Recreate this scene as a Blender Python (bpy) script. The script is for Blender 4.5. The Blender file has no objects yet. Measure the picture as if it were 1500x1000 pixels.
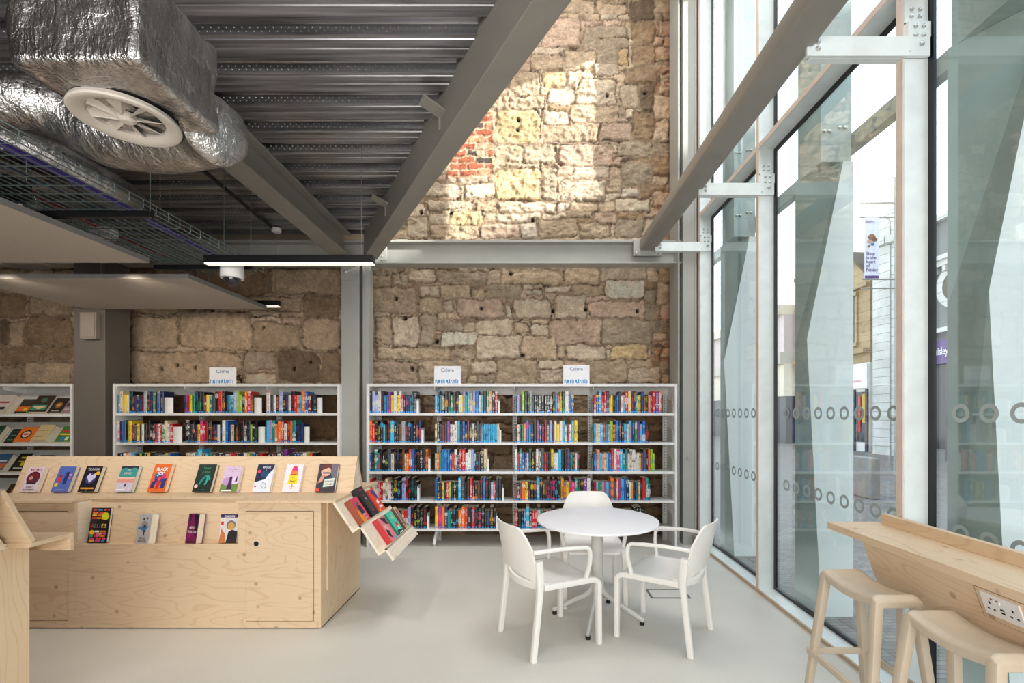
import bpy, bmesh, math, random
import numpy as np
from mathutils import Vector, Matrix, Euler

random.seed(7)
R = math.radians
sc = bpy.context.scene
C = sc.collection
F, CX, CY, H = 680.0, 775.0, 605.0, 1.5     # focal length in pixels, vanishing point, eye height


def wx(px, Y): return (px - CX) / F * Y
def wz(py, Y): return H - (py - CY) / F * Y


# ------------------------------------------------------------------ materials
def srgb(r, g, b):
    def f(c):
        c /= 255.0
        return c / 12.92 if c <= .04045 else ((c + .055) / 1.055) ** 2.4
    return (f(r), f(g), f(b), 1.0)


class NT:
    def __init__(s, name):
        s.m = bpy.data.materials.new(name)
        s.m.use_nodes = True
        s.t = s.m.node_tree
        s.b = s.t.nodes['Principled BSDF']
        s.out = s.t.nodes['Material Output']

    def n(s, typ, **kw):
        x = s.t.nodes.new(typ)
        for k, v in kw.items():
            if k.startswith('i_'):
                x.inputs[k[2:].replace('_', ' ')].default_value = v
            else:
                setattr(x, k, v)
        return x

    def l(s, a, b): s.t.links.new(a, b)

    def math(s, op, a, b=None, c=None):
        x = s.n('ShaderNodeMath', operation=op)
        for i, v in enumerate((a, b, c)):
            if v is None: continue
            if isinstance(v, (int, float)): x.inputs[i].default_value = v
            else: s.l(v, x.inputs[i])
        return x.outputs[0]

    def mix(s, f, a, b, mode='MIX'):
        x = s.n('ShaderNodeMix', data_type='RGBA', blend_type=mode)
        for i, v in ((0, f), (6, a), (7, b)):
            if isinstance(v, (int, float, tuple)): x.inputs[i].default_value = v
            else: s.l(v, x.inputs[i])
        return x.outputs[2]

    def ramp(s, f, *stops):
        x = s.n('ShaderNodeValToRGB')
        cr = x.color_ramp
        while len(cr.elements) < len(stops): cr.elements.new(.5)
        for e, (p, c) in zip(cr.elements, stops):
            e.position = p
            e.color = c if isinstance(c, tuple) else (c, c, c, 1)
        s.l(f, x.inputs[0])
        return x.outputs[0]

    def bump(s, h, strength=.3, dist=.01):
        x = s.n('ShaderNodeBump')
        x.inputs['Strength'].default_value = strength
        x.inputs['Distance'].default_value = dist
        s.l(h, x.inputs['Height'])
        s.l(x.outputs[0], s.b.inputs['Normal'])

    def obj(s): return s.n('ShaderNodeTexCoord').outputs['Object']

    def mapped(s, scale, loc=(0, 0, 0), rot=(0, 0, 0), src=None):
        m = s.n('ShaderNodeMapping')
        m.inputs['Scale'].default_value = scale
        m.inputs['Location'].default_value = loc
        m.inputs['Rotation'].default_value = rot
        s.l(src or s.obj(), m.inputs['Vector'])
        return m.outputs[0]

    def noise(s, vec, scale, detail=4, rough=.55, dist=0.0):
        x = s.n('ShaderNodeTexNoise')
        x.inputs['Scale'].default_value = scale
        x.inputs['Detail'].default_value = detail
        x.inputs['Roughness'].default_value = rough
        x.inputs['Distortion'].default_value = dist
        if vec is not None: s.l(vec, x.inputs['Vector'])
        return x.outputs['Fac']


_mats = {}


def mat(name, col, rough=.5, metal=0.0, var=.06, scale=9.0, bump=0.0, bscale=60.0, emit=0.0, coat=0.0, spec=None):
    """painted or plastic surface with a little procedural variation"""
    if name in _mats: return _mats[name]
    k = NT(name)
    c = srgb(*col)
    f = k.noise(k.obj(), scale, 3)
    lo = tuple(max(0, v * (1 - var)) for v in c[:3]) + (1,)
    hi = tuple(min(1, v * (1 + var)) for v in c[:3]) + (1,)
    k.l(k.ramp(f, (.3, lo), (.7, hi)), k.b.inputs['Base Color'])
    k.b.inputs['Roughness'].default_value = rough
    k.b.inputs['Metallic'].default_value = metal
    if spec is not None: k.b.inputs['Specular IOR Level'].default_value = spec
    if coat: k.b.inputs['Coat Weight'].default_value = coat
    if emit:
        k.b.inputs['Emission Color'].default_value = c
        k.b.inputs['Emission Strength'].default_value = emit
    if bump: k.bump(k.noise(k.obj(), bscale, 4), bump, .004)
    _mats[name] = k.m
    return k.m


def wood(name, base, dark, axis=0, knots=True, tone=1.0):
    """spruce plywood: cathedral grain along one axis, a few knots"""
    if name in _mats: return _mats[name]
    k = NT(name)
    sc3 = [5.0, 5.0, 5.0]
    sc3[axis] = .9
    v = k.mapped(tuple(sc3), loc=(1.3, .7, 2.1))
    warp = k.noise(v, .85, 2, .5, .2)
    rings = k.math('SINE', k.math('MULTIPLY', warp, 120.0))
    line = k.ramp(rings, (.72, 0.0), (.99, 1.0))
    fine = k.noise(k.mapped(tuple(60.0 if i != axis else 3.0 for i in range(3))), 1.0, 3)
    col = k.mix(k.math('MULTIPLY', line, .29), base, dark)
    col = k.mix(k.math('MULTIPLY', fine, .22), col, dark)
    big = k.noise(k.obj(), 1.4, 2)
    col = k.mix(k.math('MULTIPLY', big, .22), col, tuple(min(1, c * 1.1) for c in base[:3]) + (1,))
    if knots:
        vo = k.n('ShaderNodeTexVoronoi')
        vo.inputs['Scale'].default_value = 7.0
        vo.inputs['Randomness'].default_value = 1.0
        k.l(k.mapped((1, 1, 1), loc=(.31, .17, .43)), vo.inputs['Vector'])
        kn = k.ramp(vo.outputs['Distance'], (.07, 1.0), (.13, 0.0))
        col = k.mix(k.math('MULTIPLY', kn, .5), col, (dark[0] * .35, dark[1] * .33, dark[2] * .33, 1))
    k.l(col, k.b.inputs['Base Color'])
    k.b.inputs['Roughness'].default_value = .5
    k.bump(fine, .05, .002)
    _mats[name] = k.m
    return k.m


PLY = wood('spruce_plywood', srgb(224, 200, 168), srgb(184, 136, 98))
PLY_Y = wood('spruce_plywood_across', srgb(224, 200, 168), srgb(184, 136, 98), axis=1)
PLY_V = wood('spruce_plywood_upright', srgb(232, 208, 174), srgb(196, 150, 108), axis=2, knots=False)
PLY_E = wood('plywood_edge', srgb(240, 226, 204), srgb(206, 176, 140), axis=0, knots=False)
PLY_LT = wood('pale_plywood', srgb(240, 228, 208), srgb(206, 170, 136), axis=1)
WHITE_METAL = mat('white_powder_coat', (232, 232, 232), .35)
WHITE_PLASTIC = mat('white_polypropylene', (236, 233, 228), .38, var=.02)
TABLE_WHITE = mat('white_laminate', (240, 238, 242), .35, var=.015)
STOOL_MAT = mat('beige_polypropylene', (203, 188, 168), .42)
FRAME_WHITE = mat('white_aluminium', (228, 236, 236), .35)
FRAME_PINK = mat('pale_timber_edge', (220, 204, 194), .5)
GREY_STEEL = mat('grey_painted_steel', (168, 168, 163), .42, var=.05, scale=3)
GREY_STEEL_D = mat('grey_painted_steel_beam', (146, 142, 135), .45, var=.06, scale=3)
GREY_COL = mat('dark_grey_casing', (108, 102, 96), .5, var=.05, scale=3)
BLACK = mat('black_paint', (14, 14, 17), .4)
GASKET = mat('black_gasket', (12, 16, 22), .35)
DARKGAP = mat('dark_gap', (52, 40, 28), .8)
PANEL = mat('grey_felt_raft', (186, 176, 165), .9, var=.03, scale=40, bump=.15, bscale=300)
PANEL_E = mat('grey_felt_edge', (128, 126, 124), .9)
PAPER = mat('paper_edges', (240, 230, 208), .8, var=.08, scale=120)
CARD = mat('white_card', (240, 240, 246), .6)
BLUE_INK = mat('blue_ink', (58, 142, 196), .6)
ZINC = mat('zinc_wire', (150, 168, 170), .35, metal=.9)
CHROME = mat('bolt_steel', (196, 198, 196), .3, metal=.7)
RINGM = mat('frosted_ring', (164, 176, 176), .6)
LED = mat('led_diffuser', (255, 244, 232), .5, emit=.5)
DIFF_WHITE = mat('diffuser_white', (216, 208, 198), .45)
PURPLE = mat('purple_cable', (64, 44, 140), .4)
REDPIPE = mat('red_pipe', (170, 26, 32), .4)
SKYBLUE = mat('pale_blue_cable', (40, 50, 62), .4)
CAST_LIT = mat('lit_blade_front', (240, 246, 244), .5, var=.03, scale=3)  # column steel whitened to carry the daylight on its front
CAST = mat('painted_cast_steel', (176, 192, 190), .45, var=.08, scale=4)


def foil_mat():
    k = NT('crinkled_foil')
    v = k.mapped((1, 1, 1))
    n1 = k.noise(k.mapped((1.3, 1.3, .45), rot=(.1, .15, .2)), 11, 5, .6, .15)
    n2 = k.noise(k.mapped((.5, 1.5, 1), rot=(.4, .2, 1.0)), 34, 4, .6, .3)
    vo = k.n('ShaderNodeTexVoronoi', feature='DISTANCE_TO_EDGE')
    vo.inputs['Scale'].default_value = 12
    k.l(k.mix(.12, v, n2), vo.inputs['Vector'])
    rid = k.math('ABSOLUTE', k.math('SUBTRACT', n1, .5))
    h = k.math('ADD', k.math('MULTIPLY', rid, 1.2), k.math('MULTIPLY', n2, .35))
    k.bump(h, .55, .04)
    k.l(k.ramp(n1, (.3, srgb(168, 164, 160)), (.7, srgb(222, 220, 220))), k.b.inputs['Base Color'])
    k.b.inputs['Metallic'].default_value = 1.0
    k.b.inputs['Roughness'].default_value = .2
    return k.m


def deck_mat():
    k = NT('galvanised_deck')
    v = k.mapped((.6, 14, 14))
    n = k.noise(v, 2.0, 4)
    k.l(k.ramp(n, (.3, srgb(120, 120, 123)), (.7, srgb(206, 206, 210))), k.b.inputs['Base Color'])
    k.b.inputs['Metallic'].default_value = .85
    k.b.inputs['Roughness'].default_value = .3
    k.bump(k.noise(k.obj(), 30, 3), .05, .004)
    return k.m


def floor_mat():
    k = NT('pale_resin_floor')
    n1 = k.noise(k.obj(), 1.2, 4)
    n2 = k.noise(k.obj(), 240, 2)
    c = k.ramp(n1, (.3, srgb(205, 201, 192)), (.7, srgb(216, 213, 205)))
    c = k.mix(k.math('MULTIPLY', k.ramp(n2, (.38, 1.0), (.48, 0.0)), .12), c, srgb(150, 146, 140))
    k.l(c, k.b.inputs['Base Color'])
    k.b.inputs['Roughness'].default_value = .42
    k.bump(n2, .03, .002)
    return k.m


def stone_mat():
    k = NT('rubble_sandstone')
    a = k.n('ShaderNodeAttribute', attribute_name='Tint')
    n1 = k.noise(k.obj(), 14, 6, .7)
    n2 = k.noise(k.mapped((1, 1, 2.4)), 55, 5, .75)
    n3 = k.noise(k.mapped((1, 1, 1), loc=(4, 2, 7)), 5, 4, .6)
    c = k.mix(.75, a.outputs['Color'], k.ramp(n1, (.25, (.6, .55, .51, 1)), (.75, (1.36, 1.34, 1.31, 1))), 'MULTIPLY')
    c = k.mix(.7, c, k.ramp(n2, (.3, (.56, .52, .49, 1)), (.6, (1.25, 1.25, 1.25, 1))), 'MULTIPLY')
    c = k.mix(.5, c, k.ramp(n3, (.3, (.72, .68, .65, 1)), (.7, (1.2, 1.2, 1.2, 1))), 'MULTIPLY')
    k.l(c, k.b.inputs['Base Color'])
    k.b.inputs['Roughness'].default_value = .92
    k.b.inputs['Specular IOR Level'].default_value = .2
    k.bump(k.math('ADD', n1, k.math('MULTIPLY', n2, 1.3)), .95, .026)
    return k.m


def glass_mat(name, tint, refl=1.0, ior=1.5):
    k = NT(name)
    tr = k.n('ShaderNodeBsdfTransparent')
    tr.inputs[0].default_value = tint
    gl = k.n('ShaderNodeBsdfGlossy')
    gl.inputs['Roughness'].default_value = .0
    geo = k.n('ShaderNodeNewGeometry')
    dt = k.n('ShaderNodeVectorMath', operation='DOT_PRODUCT')
    k.l(geo.outputs['Incoming'], dt.inputs[0])
    k.l(geo.outputs['Normal'], dt.inputs[1])
    ca = k.math('SUBTRACT', 1.0, k.math('ABSOLUTE', dt.outputs['Value']))
    sch = k.math('ADD', k.math('MULTIPLY', k.math('POWER', ca, 5.0), .925), .075)
    nz = k.noise(k.obj(), .6, 1)
    mx = k.n('ShaderNodeMixShader')
    f = k.math('MINIMUM', k.math('MULTIPLY', sch, k.math('ADD', k.math('MULTIPLY', nz, .1), refl)), 1.0)
    k.l(f, mx.inputs[0])
    k.l(tr.outputs[0], mx.inputs[1])
    k.l(gl.outputs[0], mx.inputs[2])
    k.l(mx.outputs[0], k.out.inputs[0])
    return k.m


def paving_mat():
    k = NT('street_setts')
    br = k.n('ShaderNodeTexBrick')
    br.inputs['Scale'].default_value = 5
    br.inputs['Color1'].default_value = srgb(150, 140, 132)
    br.inputs['Color2'].default_value = srgb(122, 112, 106)
    br.inputs['Mortar'].default_value = srgb(96, 92, 88)
    k.l(k.obj(), br.inputs['Vector'])
    n = k.noise(k.obj(), 2, 4)
    k.l(k.mix(.5, br.outputs[0], k.ramp(n, (.3, (.7, .7, .7, 1)), (.7, (1.15, 1.15, 1.15, 1))), 'MULTIPLY'), k.b.inputs['Base Color'])
    k.b.inputs['Roughness'].default_value = .6
    return k.m


def facade_mat(name, c1, c2, mort, sx):
    k = NT(name)
    br = k.n('ShaderNodeTexBrick')
    br.inputs['Scale'].default_value = sx
    br.inputs['Mortar Size'].default_value = .012
    br.inputs['Color1'].default_value = c1
    br.inputs['Color2'].default_value = c2
    br.inputs['Mortar'].default_value = mort
    k.l(k.mapped((1, 1, 1), rot=(R(90), 0, R(90))), br.inputs['Vector'])
    n = k.noise(k.obj(), 1.2, 5)
    k.l(k.mix(.45, br.outputs[0], k.ramp(n, (.3, (.65, .62, .6, 1)), (.65, (1.1, 1.1, 1.1, 1))), 'MULTIPLY'), k.b.inputs['Base Color'])
    k.b.inputs['Roughness'].default_value = .7
    return k.m


FOIL = foil_mat()
DECK = deck_mat()
FLOORM = floor_mat()
STONE = stone_mat()
GLASS = glass_mat('facade_glass', (.95, .98, .975, 1))
GLASS_D = mat('dark_shop_glass', (42, 44, 50), .12)


# books carry their colours as attributes so that hundreds share one material
def book_mats():
    k = NT('book_spine')
    base = k.n('ShaderNodeAttribute', attribute_name='Base').outputs['Color']
    acc = k.n('ShaderNodeAttribute', attribute_name='Accent').outputs['Color']
    uv = k.n('ShaderNodeUVMap', uv_map='UVMap').outputs[0]
    sp = k.n('ShaderNodeSeparateXYZ')
    k.l(uv, sp.inputs[0])
    u, v = sp.outputs[0], sp.outputs[1]
    fu = k.math('FRACT', u)
    seed = k.math('FLOOR', u)
    cb = k.n('ShaderNodeCombineXYZ')
    k.l(k.math('ADD', k.math('MULTIPLY', fu, 3.2), k.math('MULTIPLY', seed, 7.31)), cb.inputs[0])
    k.l(k.math('MULTIPLY', v, 42.0), cb.inputs[1])
    nz = k.noise(cb.outputs[0], 1.0, 2)
    cb2 = k.n('ShaderNodeCombineXYZ')
    k.l(k.math('MULTIPLY', seed, 3.77), cb2.inputs[0])
    k.l(k.math('MULTIPLY', v, 3.2), cb2.inputs[1])
    nb = k.noise(cb2.outputs[0], 1.0, 1)
    inu = k.math('LESS_THAN', k.math('ABSOLUTE', k.math('SUBTRACT', fu, .5)), .22)
    inv = k.math('MULTIPLY', k.math('GREATER_THAN', v, .16), k.math('LESS_THAN', v, .93))
    title = k.math('MULTIPLY', k.math('MULTIPLY', inu, inv),
                   k.math('MULTIPLY', k.math('GREATER_THAN', nz, .5), k.math('GREATER_THAN', nb, .46)))
    c = k.mix(k.math('MULTIPLY', title, .8), base, acc)
    band = k.math('GREATER_THAN', nb, .6)
    c = k.mix(k.math('MULTIPLY', band, .8), c, k.mix(title, acc, base))
    stk = k.math('MULTIPLY', k.math('LESS_THAN', k.math('ABSOLUTE', k.math('SUBTRACT', fu, .5)), .25), k.math('MULTIPLY', k.math('LESS_THAN', v, .095), k.math('GREATER_THAN', v, .02)))
    c = k.mix(stk, c, srgb(44, 152, 226))
    k.l(c, k.b.inputs['Base Color'])
    k.b.inputs['Roughness'].default_value = .35
    k2 = NT('book_cover')
    a2 = k2.n('ShaderNodeAttribute', attribute_name='Base').outputs['Color']
    n2 = k2.noise(k2.obj(), 30, 2)
    k2.l(k2.mix(.2, a2, k2.ramp(n2, (.3, .7), (.7, 1.0)), 'MULTIPLY'), k2.b.inputs['Base Color'])
    k2.b.inputs['Roughness'].default_value = .35
    return k.m, k2.m


SPINE, COVER = book_mats()


def ink(col, rough=.4):
    return mat('print_%d_%d_%d' % col, col, rough, var=.1, scale=60)


# ------------------------------------------------------------------ mesh building
def world_loc(o):
    v = Vector((0, 0, 0))
    while o is not None:
        v += o.location
        o = o.parent
    return v


class MB:
    def __init__(s):
        s.v, s.f, s.m, s.mats = [], [], [], []

    def mi(s, m):
        if m not in s.mats: s.mats.append(m)
        return s.mats.index(m)

    def add(s, vs, fs, m):
        b = len(s.v)
        i = s.mi(m)
        s.v += [tuple(p) for p in vs]
        for f in fs:
            s.f.append(tuple(b + q for q in f))
            s.m.append(i)
        return s

    def box(s, x0, x1, y0, y1, z0, z1, m):
        vs = [(x, y, z) for x in (x0, x1) for y in (y0, y1) for z in (z0, z1)]
        return s.add(vs, [(0, 1, 3, 2), (4, 6, 7, 5), (0, 4, 5, 1), (2, 3, 7, 6), (0, 2, 6, 4), (1, 5, 7, 3)], m)

    def hexa(s, bot, top, m):
        """bot/top: 4 points each, counter-clockwise from above"""
        return s.add(list(bot) + list(top), [(3, 2, 1, 0), (4, 5, 6, 7)] + [(i, (i + 1) % 4, 4 + (i + 1) % 4, 4 + i) for i in range(4)], m)

    def prism(s, poly, vec, m):
        n = len(poly)
        vec = Vector(vec)
        top = [tuple(Vector(p) + vec) for p in poly]
        return s.add(list(poly) + top, [tuple(range(n))[::-1], tuple(range(n, 2 * n))] + [(i, (i + 1) % n, n + (i + 1) % n, n + i) for i in range(n)], m)

    def face(s, poly, m): return s.add(poly, [tuple(range(len(poly)))], m)

    def sweep(s, path, sect, m, up=(0, 0, 1), closed=False, cap=True):
        """sect: function(i, n) -> list of (a, b) in the frame, or a fixed list"""
        P = [Vector(p) for p in path]
        n = len(P)
        rings = []
        up = Vector(up)
        for i in range(n):
            if closed: t = P[(i + 1) % n] - P[i - 1]
            else: t = P[min(i + 1, n - 1)] - P[max(i - 1, 0)]
            t.normalize()
            a = t.cross(up)
            if a.length < 1e-4: a = t.cross(Vector((1, 0, 0)) if abs(t.x) < .9 else Vector((0, 1, 0)))
            a.normalize()
            b = a.cross(t)
            se = sect(i, n) if callable(sect) else sect
            rings.append([P[i] + a * q[0] + b * q[1] for q in se])
        k = len(rings[0])
        vs = [p for r in rings for p in r]
        fs = []
        for i in range(n if closed else n - 1):
            j = (i + 1) % n
            for q in range(k):
                fs.append((i * k + q, i * k + (q + 1) % k, j * k + (q + 1) % k, j * k + q))
        if cap and not closed:
            fs.append(tuple(range(k))[::-1])
            fs.append(tuple((n - 1) * k + q for q in range(k)))
        return s.add(vs, fs, m)

    def tube(s, path, r, m, seg=8, **kw):
        rr = r if callable(r) else (lambda i, n: r)
        return s.sweep(path, lambda i, n: [(rr(i, n) * math.cos(2 * math.pi * q / seg), rr(i, n) * math.sin(2 * math.pi * q / seg)) for q in range(seg)], m, **kw)

    def lathe(s, prof, c, m, seg=40):
        """prof: (radius, z) list around vertical axis through c"""
        k = len(prof)
        vs = []
        for i in range(seg):
            a = 2 * math.pi * i / seg
            vs += [(c[0] + r * math.cos(a), c[1] + r * math.sin(a), c[2] + z) for r, z in prof]
        fs = []
        for i in range(seg):
            j = (i + 1) % seg
            for q in range(k - 1):
                fs.append((i * k + q, j * k + q, j * k + q + 1, i * k + q + 1))
        return s.add(vs, fs, m)

    def xf(s, M):
        s.v = [tuple(M @ Vector(p)) for p in s.v]
        return s

    def mesh(s, name, off=(0, 0, 0)):
        me = bpy.data.meshes.new(name)
        me.from_pydata([(p[0] - off[0], p[1] - off[1], p[2] - off[2]) for p in s.v], [], s.f)
        for m in s.mats: me.materials.append(m)
        me.polygons.foreach_set('material_index', s.m)
        me.update()
        return me

    def build(s, name, parent=None, smooth=False, bevel=0.0, fix=True, seg=2, loc=None):
        off = world_loc(parent) if parent is not None else Vector((0, 0, 0))
        if parent is None and loc is not None: off = Vector(loc)
        me = s.mesh(name, off)
        if fix:
            bm = bmesh.new()
            bm.from_mesh(me)
            bmesh.ops.remove_doubles(bm, verts=bm.verts, dist=1e-6)
            bmesh.ops.recalc_face_normals(bm, faces=bm.faces)
            bm.to_mesh(me)
            bm.free()
        o = bpy.data.objects.new(name, me)
        C.objects.link(o)
        if parent is not None: o.parent = parent
        elif loc is not None: o.location = loc
        if smooth:
            me.polygons.foreach_set('use_smooth', [True] * len(me.polygons))
            try: me.set_sharp_from_angle(angle=R(38))
            except Exception: pass
        if bevel:
            b = o.modifiers.new('soft_edges', 'BEVEL')
            b.width = bevel
            b.segments = seg
            b.limit_method = 'ANGLE'
            b.angle_limit = R(40)
        return o


def tag(o, label=None, cat=None, group=None, kind=None):
    if label: o['label'] = label
    if cat: o['category'] = cat
    if group: o['group'] = group
    if kind: o['kind'] = kind
    return o


def thing(name, loc, label, cat, group=None, rz=0.0, rot=None):
    o = bpy.data.objects.new(name, None)
    o.empty_display_size = .1
    C.objects.link(o)
    o.location = loc
    o.rotation_euler = rot if rot is not None else (0, 0, rz)
    return tag(o, label, cat, group)


def dup(o, parent=None):
    c = o.copy()
    C.objects.link(c)
    c.parent = parent
    for ch in o.children: dup(ch, c)
    return c


def rrect(w, h, r, seg=4):
    out = []
    for cx, cy, a0 in ((w / 2 - r, h / 2 - r, 0), (-w / 2 + r, h / 2 - r, 90), (-w / 2 + r, -h / 2 + r, 180), (w / 2 - r, -h / 2 + r, 270)):
        for i in range(seg + 1):
            a = R(a0 + 90 * i / seg)
            out.append((cx + r * math.cos(a), cy + r * math.sin(a)))
    return out


def arc_path(pts, r, seg=6):
    """polyline with rounded corners"""
    P = [Vector(p) for p in pts]
    out = [P[0]]
    for i in range(1, len(P) - 1):
        a, b, c = P[i - 1], P[i], P[i + 1]
        d1, d2 = (a - b).normalized(), (c - b).normalized()
        rr = min(r, (a - b).length * .48, (c - b).length * .48)
        p0, p2 = b + d1 * rr, b + d2 * rr
        for k in range(seg + 1):
            t = k / seg
            out.append((1 - t) ** 2 * p0 + 2 * t * (1 - t) * b + t * t * p2)
    out.append(P[-1])
    return out


_txt = {}


def text_polys(body, size=1.0, bold=0.0, align='CENTER'):
    key = (body, bold, align)
    if key not in _txt:
        cu = bpy.data.curves.new('lettering', 'FONT')
        cu.body = body
        cu.size = 1.0
        cu.align_x = align
        cu.offset = bold
        cu.resolution_u = 3
        ob = bpy.data.objects.new('lettering', cu)
        C.objects.link(ob)
        dg = bpy.context.evaluated_depsgraph_get()
        me = bpy.data.meshes.new_from_object(ob.evaluated_get(dg))
        _txt[key] = ([v.co.copy() for v in me.vertices], [tuple(p.vertices) for p in me.polygons])
        bpy.data.objects.remove(ob)
        bpy.data.curves.remove(cu)
        bpy.data.meshes.remove(me)
    vs, fs = _txt[key]
    return [Vector((v.x * size, v.y * size, 0)) for v in vs], fs


def put_text(mb, body, size, m, fn, bold=0.0, align='CENTER', sx=1.0):
    """fn maps (u, v) in the sign's plane to a world point"""
    vs, fs = text_polys(body, size, bold, align)
    mb.add([fn(v.x * sx, v.y) for v in vs], fs, m)
# ------------------------------------------------------------------ camera
cam = bpy.data.cameras.new('camera')
cam.sensor_width = 36
cam.sensor_fit = 'HORIZONTAL'
cam.lens = 36 * F / 1500
cam.shift_x = (750 - CX) / 1500
cam.shift_y = (CY - 500) / 1500
cam.clip_start = .05
cam.clip_end = 300
co = bpy.data.objects.new('camera', cam)
co.location = (0, 0, H)
co.rotation_euler = (R(90), 0, 0)
C.objects.link(co)
sc.camera = co

WALL_Y = 5.75
GX = 2.06          # glass plane
RX = 1.93          # room face of the mullions
MULL = [5.27, 3.93, 2.42, .96, -.5, -1.96]
DECK_Z = 3.56
BEAM_Z = 3.29


def struct(o, label=None, cat=None):
    o['kind'] = 'structure'
    if label: o['label'] = label
    if cat: o['category'] = cat
    return o


# ------------------------------------------------------------------ floor, side walls, roof
b = MB().box(-7.6, 1.915, -2.6, 5.8, -.12, 0, FLOORM)
struct(b.build('floor'))
PLASTER = mat('grey_plaster', (196, 192, 186), .8)
struct(MB().box(-7.7, -7.6, -2.6, 5.9, 0, 7.2, PLASTER).build('wall_left'))
struct(MB().box(-7.7, 2.1, -2.75, -2.6, 0, 7.2, PLASTER).build('wall_front'))
struct(MB().box(GX - .1, GX + .05, -2.6, 6.0, 6.33, 7.2, FRAME_WHITE).build('wall_right'))
struct(MB().box(-7.7, GX + .05, -2.7, 6.0, 7.2, 7.35, PLASTER).build('ceiling'))

# ------------------------------------------------------------------ back wall: rubble masonry as a height field
rng = np.random.RandomState(11)


def vnoise(X, Z, s, seed):
    g = np.random.RandomState(seed).rand(256, 256)
    x, z = X * s + 71.3, Z * s + 37.7
    xi, zi = np.floor(x).astype(int), np.floor(z).astype(int)
    fx, fz = x - xi, z - zi
    fx, fz = fx * fx * (3 - 2 * fx), fz * fz * (3 - 2 * fz)
    a, b_, c, d = g[xi % 256, zi % 256], g[(xi + 1) % 256, zi % 256], g[xi % 256, (zi + 1) % 256], g[(xi + 1) % 256, (zi + 1) % 256]
    return (a * (1 - fx) + b_ * fx) * (1 - fz) + (c * (1 - fx) + d * fx) * fz


def fbm(X, Z, s, seed, o=4):
    t, a, n = 0, .5, 0
    for i in range(o):
        t = t + a * vnoise(X, Z, s * 2 ** i, seed + i)
        n += a
        a *= .55
    return t / n - .5


TAN, PALE, YEL, GRY, DRK, PNK, WHT, BRN = [np.array(srgb(*c)[:3]) for c in (
    (206, 190, 168), (220, 208, 190), (216, 196, 158), (184, 173, 156), (136, 122, 106), (208, 188, 172), (228, 220, 208), (176, 156, 132))]
TINT = dict(t=TAN, p=PALE, y=YEL, g=GRY, d=DRK, k=PNK, w=WHT, b=BRN)
MORT = np.array(srgb(178, 160, 140)[:3])

# stones read off the photograph: x0, y0, x1, y1 in two crops (scale 3.125), tint
SA = """935 0 1095 60 t;1100 0 1250 68 t;1262 0 1375 100 d;1262 100 1370 205 b;865 80 1025 220 k;1040 120 1245 222 g;960 230 1100 318 t;800 250 950 325 t;
1105 170 1245 285 g;705 335 850 445 t;862 335 960 398 y;965 330 1085 385 p;1090 285 1200 350 p;1205 225 1250 300 y;740 440 870 500 t;880 405 1010 480 p;1020 365 1195 475 p;985 482 1200 562 t;860 505 980 570 p;
645 505 850 655 y;860 570 1115 650 t;1122 565 1265 645 k;1215 385 1300 500 g;1305 385 1365 520 d;1205 645 1365 720 g;645 662 770 765 t;775 665 920 752 g;
930 660 1185 758 k;995 765 1155 812 p;640 772 850 918 y;860 758 925 916 g;942 820 1150 918 p;1158 765 1210 850 t;1212 855 1302 905 w;1215 740 1360 845 g;1310 850 1360 905 b;
320 842 490 905 p;505 845 637 912 p;290 800 420 838 k;330 918 550 965 p;560 918 645 968 t;650 925 920 972 p;925 928 980 970 w;985 925 1112 965 t;1118 918 1188 970 t;1192 910 1350 970 p;
240 925 322 985 p;1270 210 1375 300 b;1275 305 1380 380 b;1270 510 1370 640 b;1130 10 1245 20 t;400 960 560 985 p"""
SB = """434 95 580 166 y;338 100 430 152 p;592 98 642 145 t;645 100 850 142 p;855 98 960 126 p;965 92 1078 125 t;1085 95 1190 150 k;1188 128 1318 212 g;230 110 336 218 p;345 155 562 218 t;568 150 755 218 k;
760 145 835 218 w;842 130 1012 216 t;1022 150 1166 216 t;50 345 222 378 g;245 355 370 416 p;374 367 610 428 g;612 365 668 426 p;670 340 950 430 t;957 340 1115 428 t;1120 345 1335 420 g;
50 380 160 436 t;165 385 242 432 g;292 430 380 482 p;386 430 535 490 t;540 440 597 488 t;604 432 755 490 g;757 428 808 455 w;815 430 858 447 p;768 456 858 478 w;866 432 988 464 p;995 430 1140 480 t;
1145 405 1325 490 w;50 440 278 560 t;286 490 400 560 t;405 495 450 556 p;466 490 680 580 k;688 525 710 582 w;720 494 902 580 p;915 475 1060 580 p;1070 500 1332 580 k;50 560 92 700 t;96 580 165 702 t;168 565 290 712 p;
294 565 370 712 g;368 598 490 645 g;496 600 550 645 t;552 590 720 660 p;724 598 792 655 t;796 610 890 666 p;884 590 1142 704 k;1130 585 1358 700 g;395 645 558 710 w;555 658 762 767 p;765 668 922 766 t;965 702 1155 770 p;
1175 702 1345 770 y;100 715 436 768 t;440 722 550 768 g;290 778 515 882 t;524 775 656 834 p;552 836 642 884 g;648 770 830 882 t;836 772 950 812 p;840 815 950 882 p;1075 770 1242 882 t;1245 805 1400 882 p;50 780 285 882 k;
930 705 962 765 t;955 775 1070 880 k;450 495 465 550 t;370 655 392 700 g;558 770 645 775 t;180 575 290 580 p;1360 700 1400 800 b"""
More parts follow.
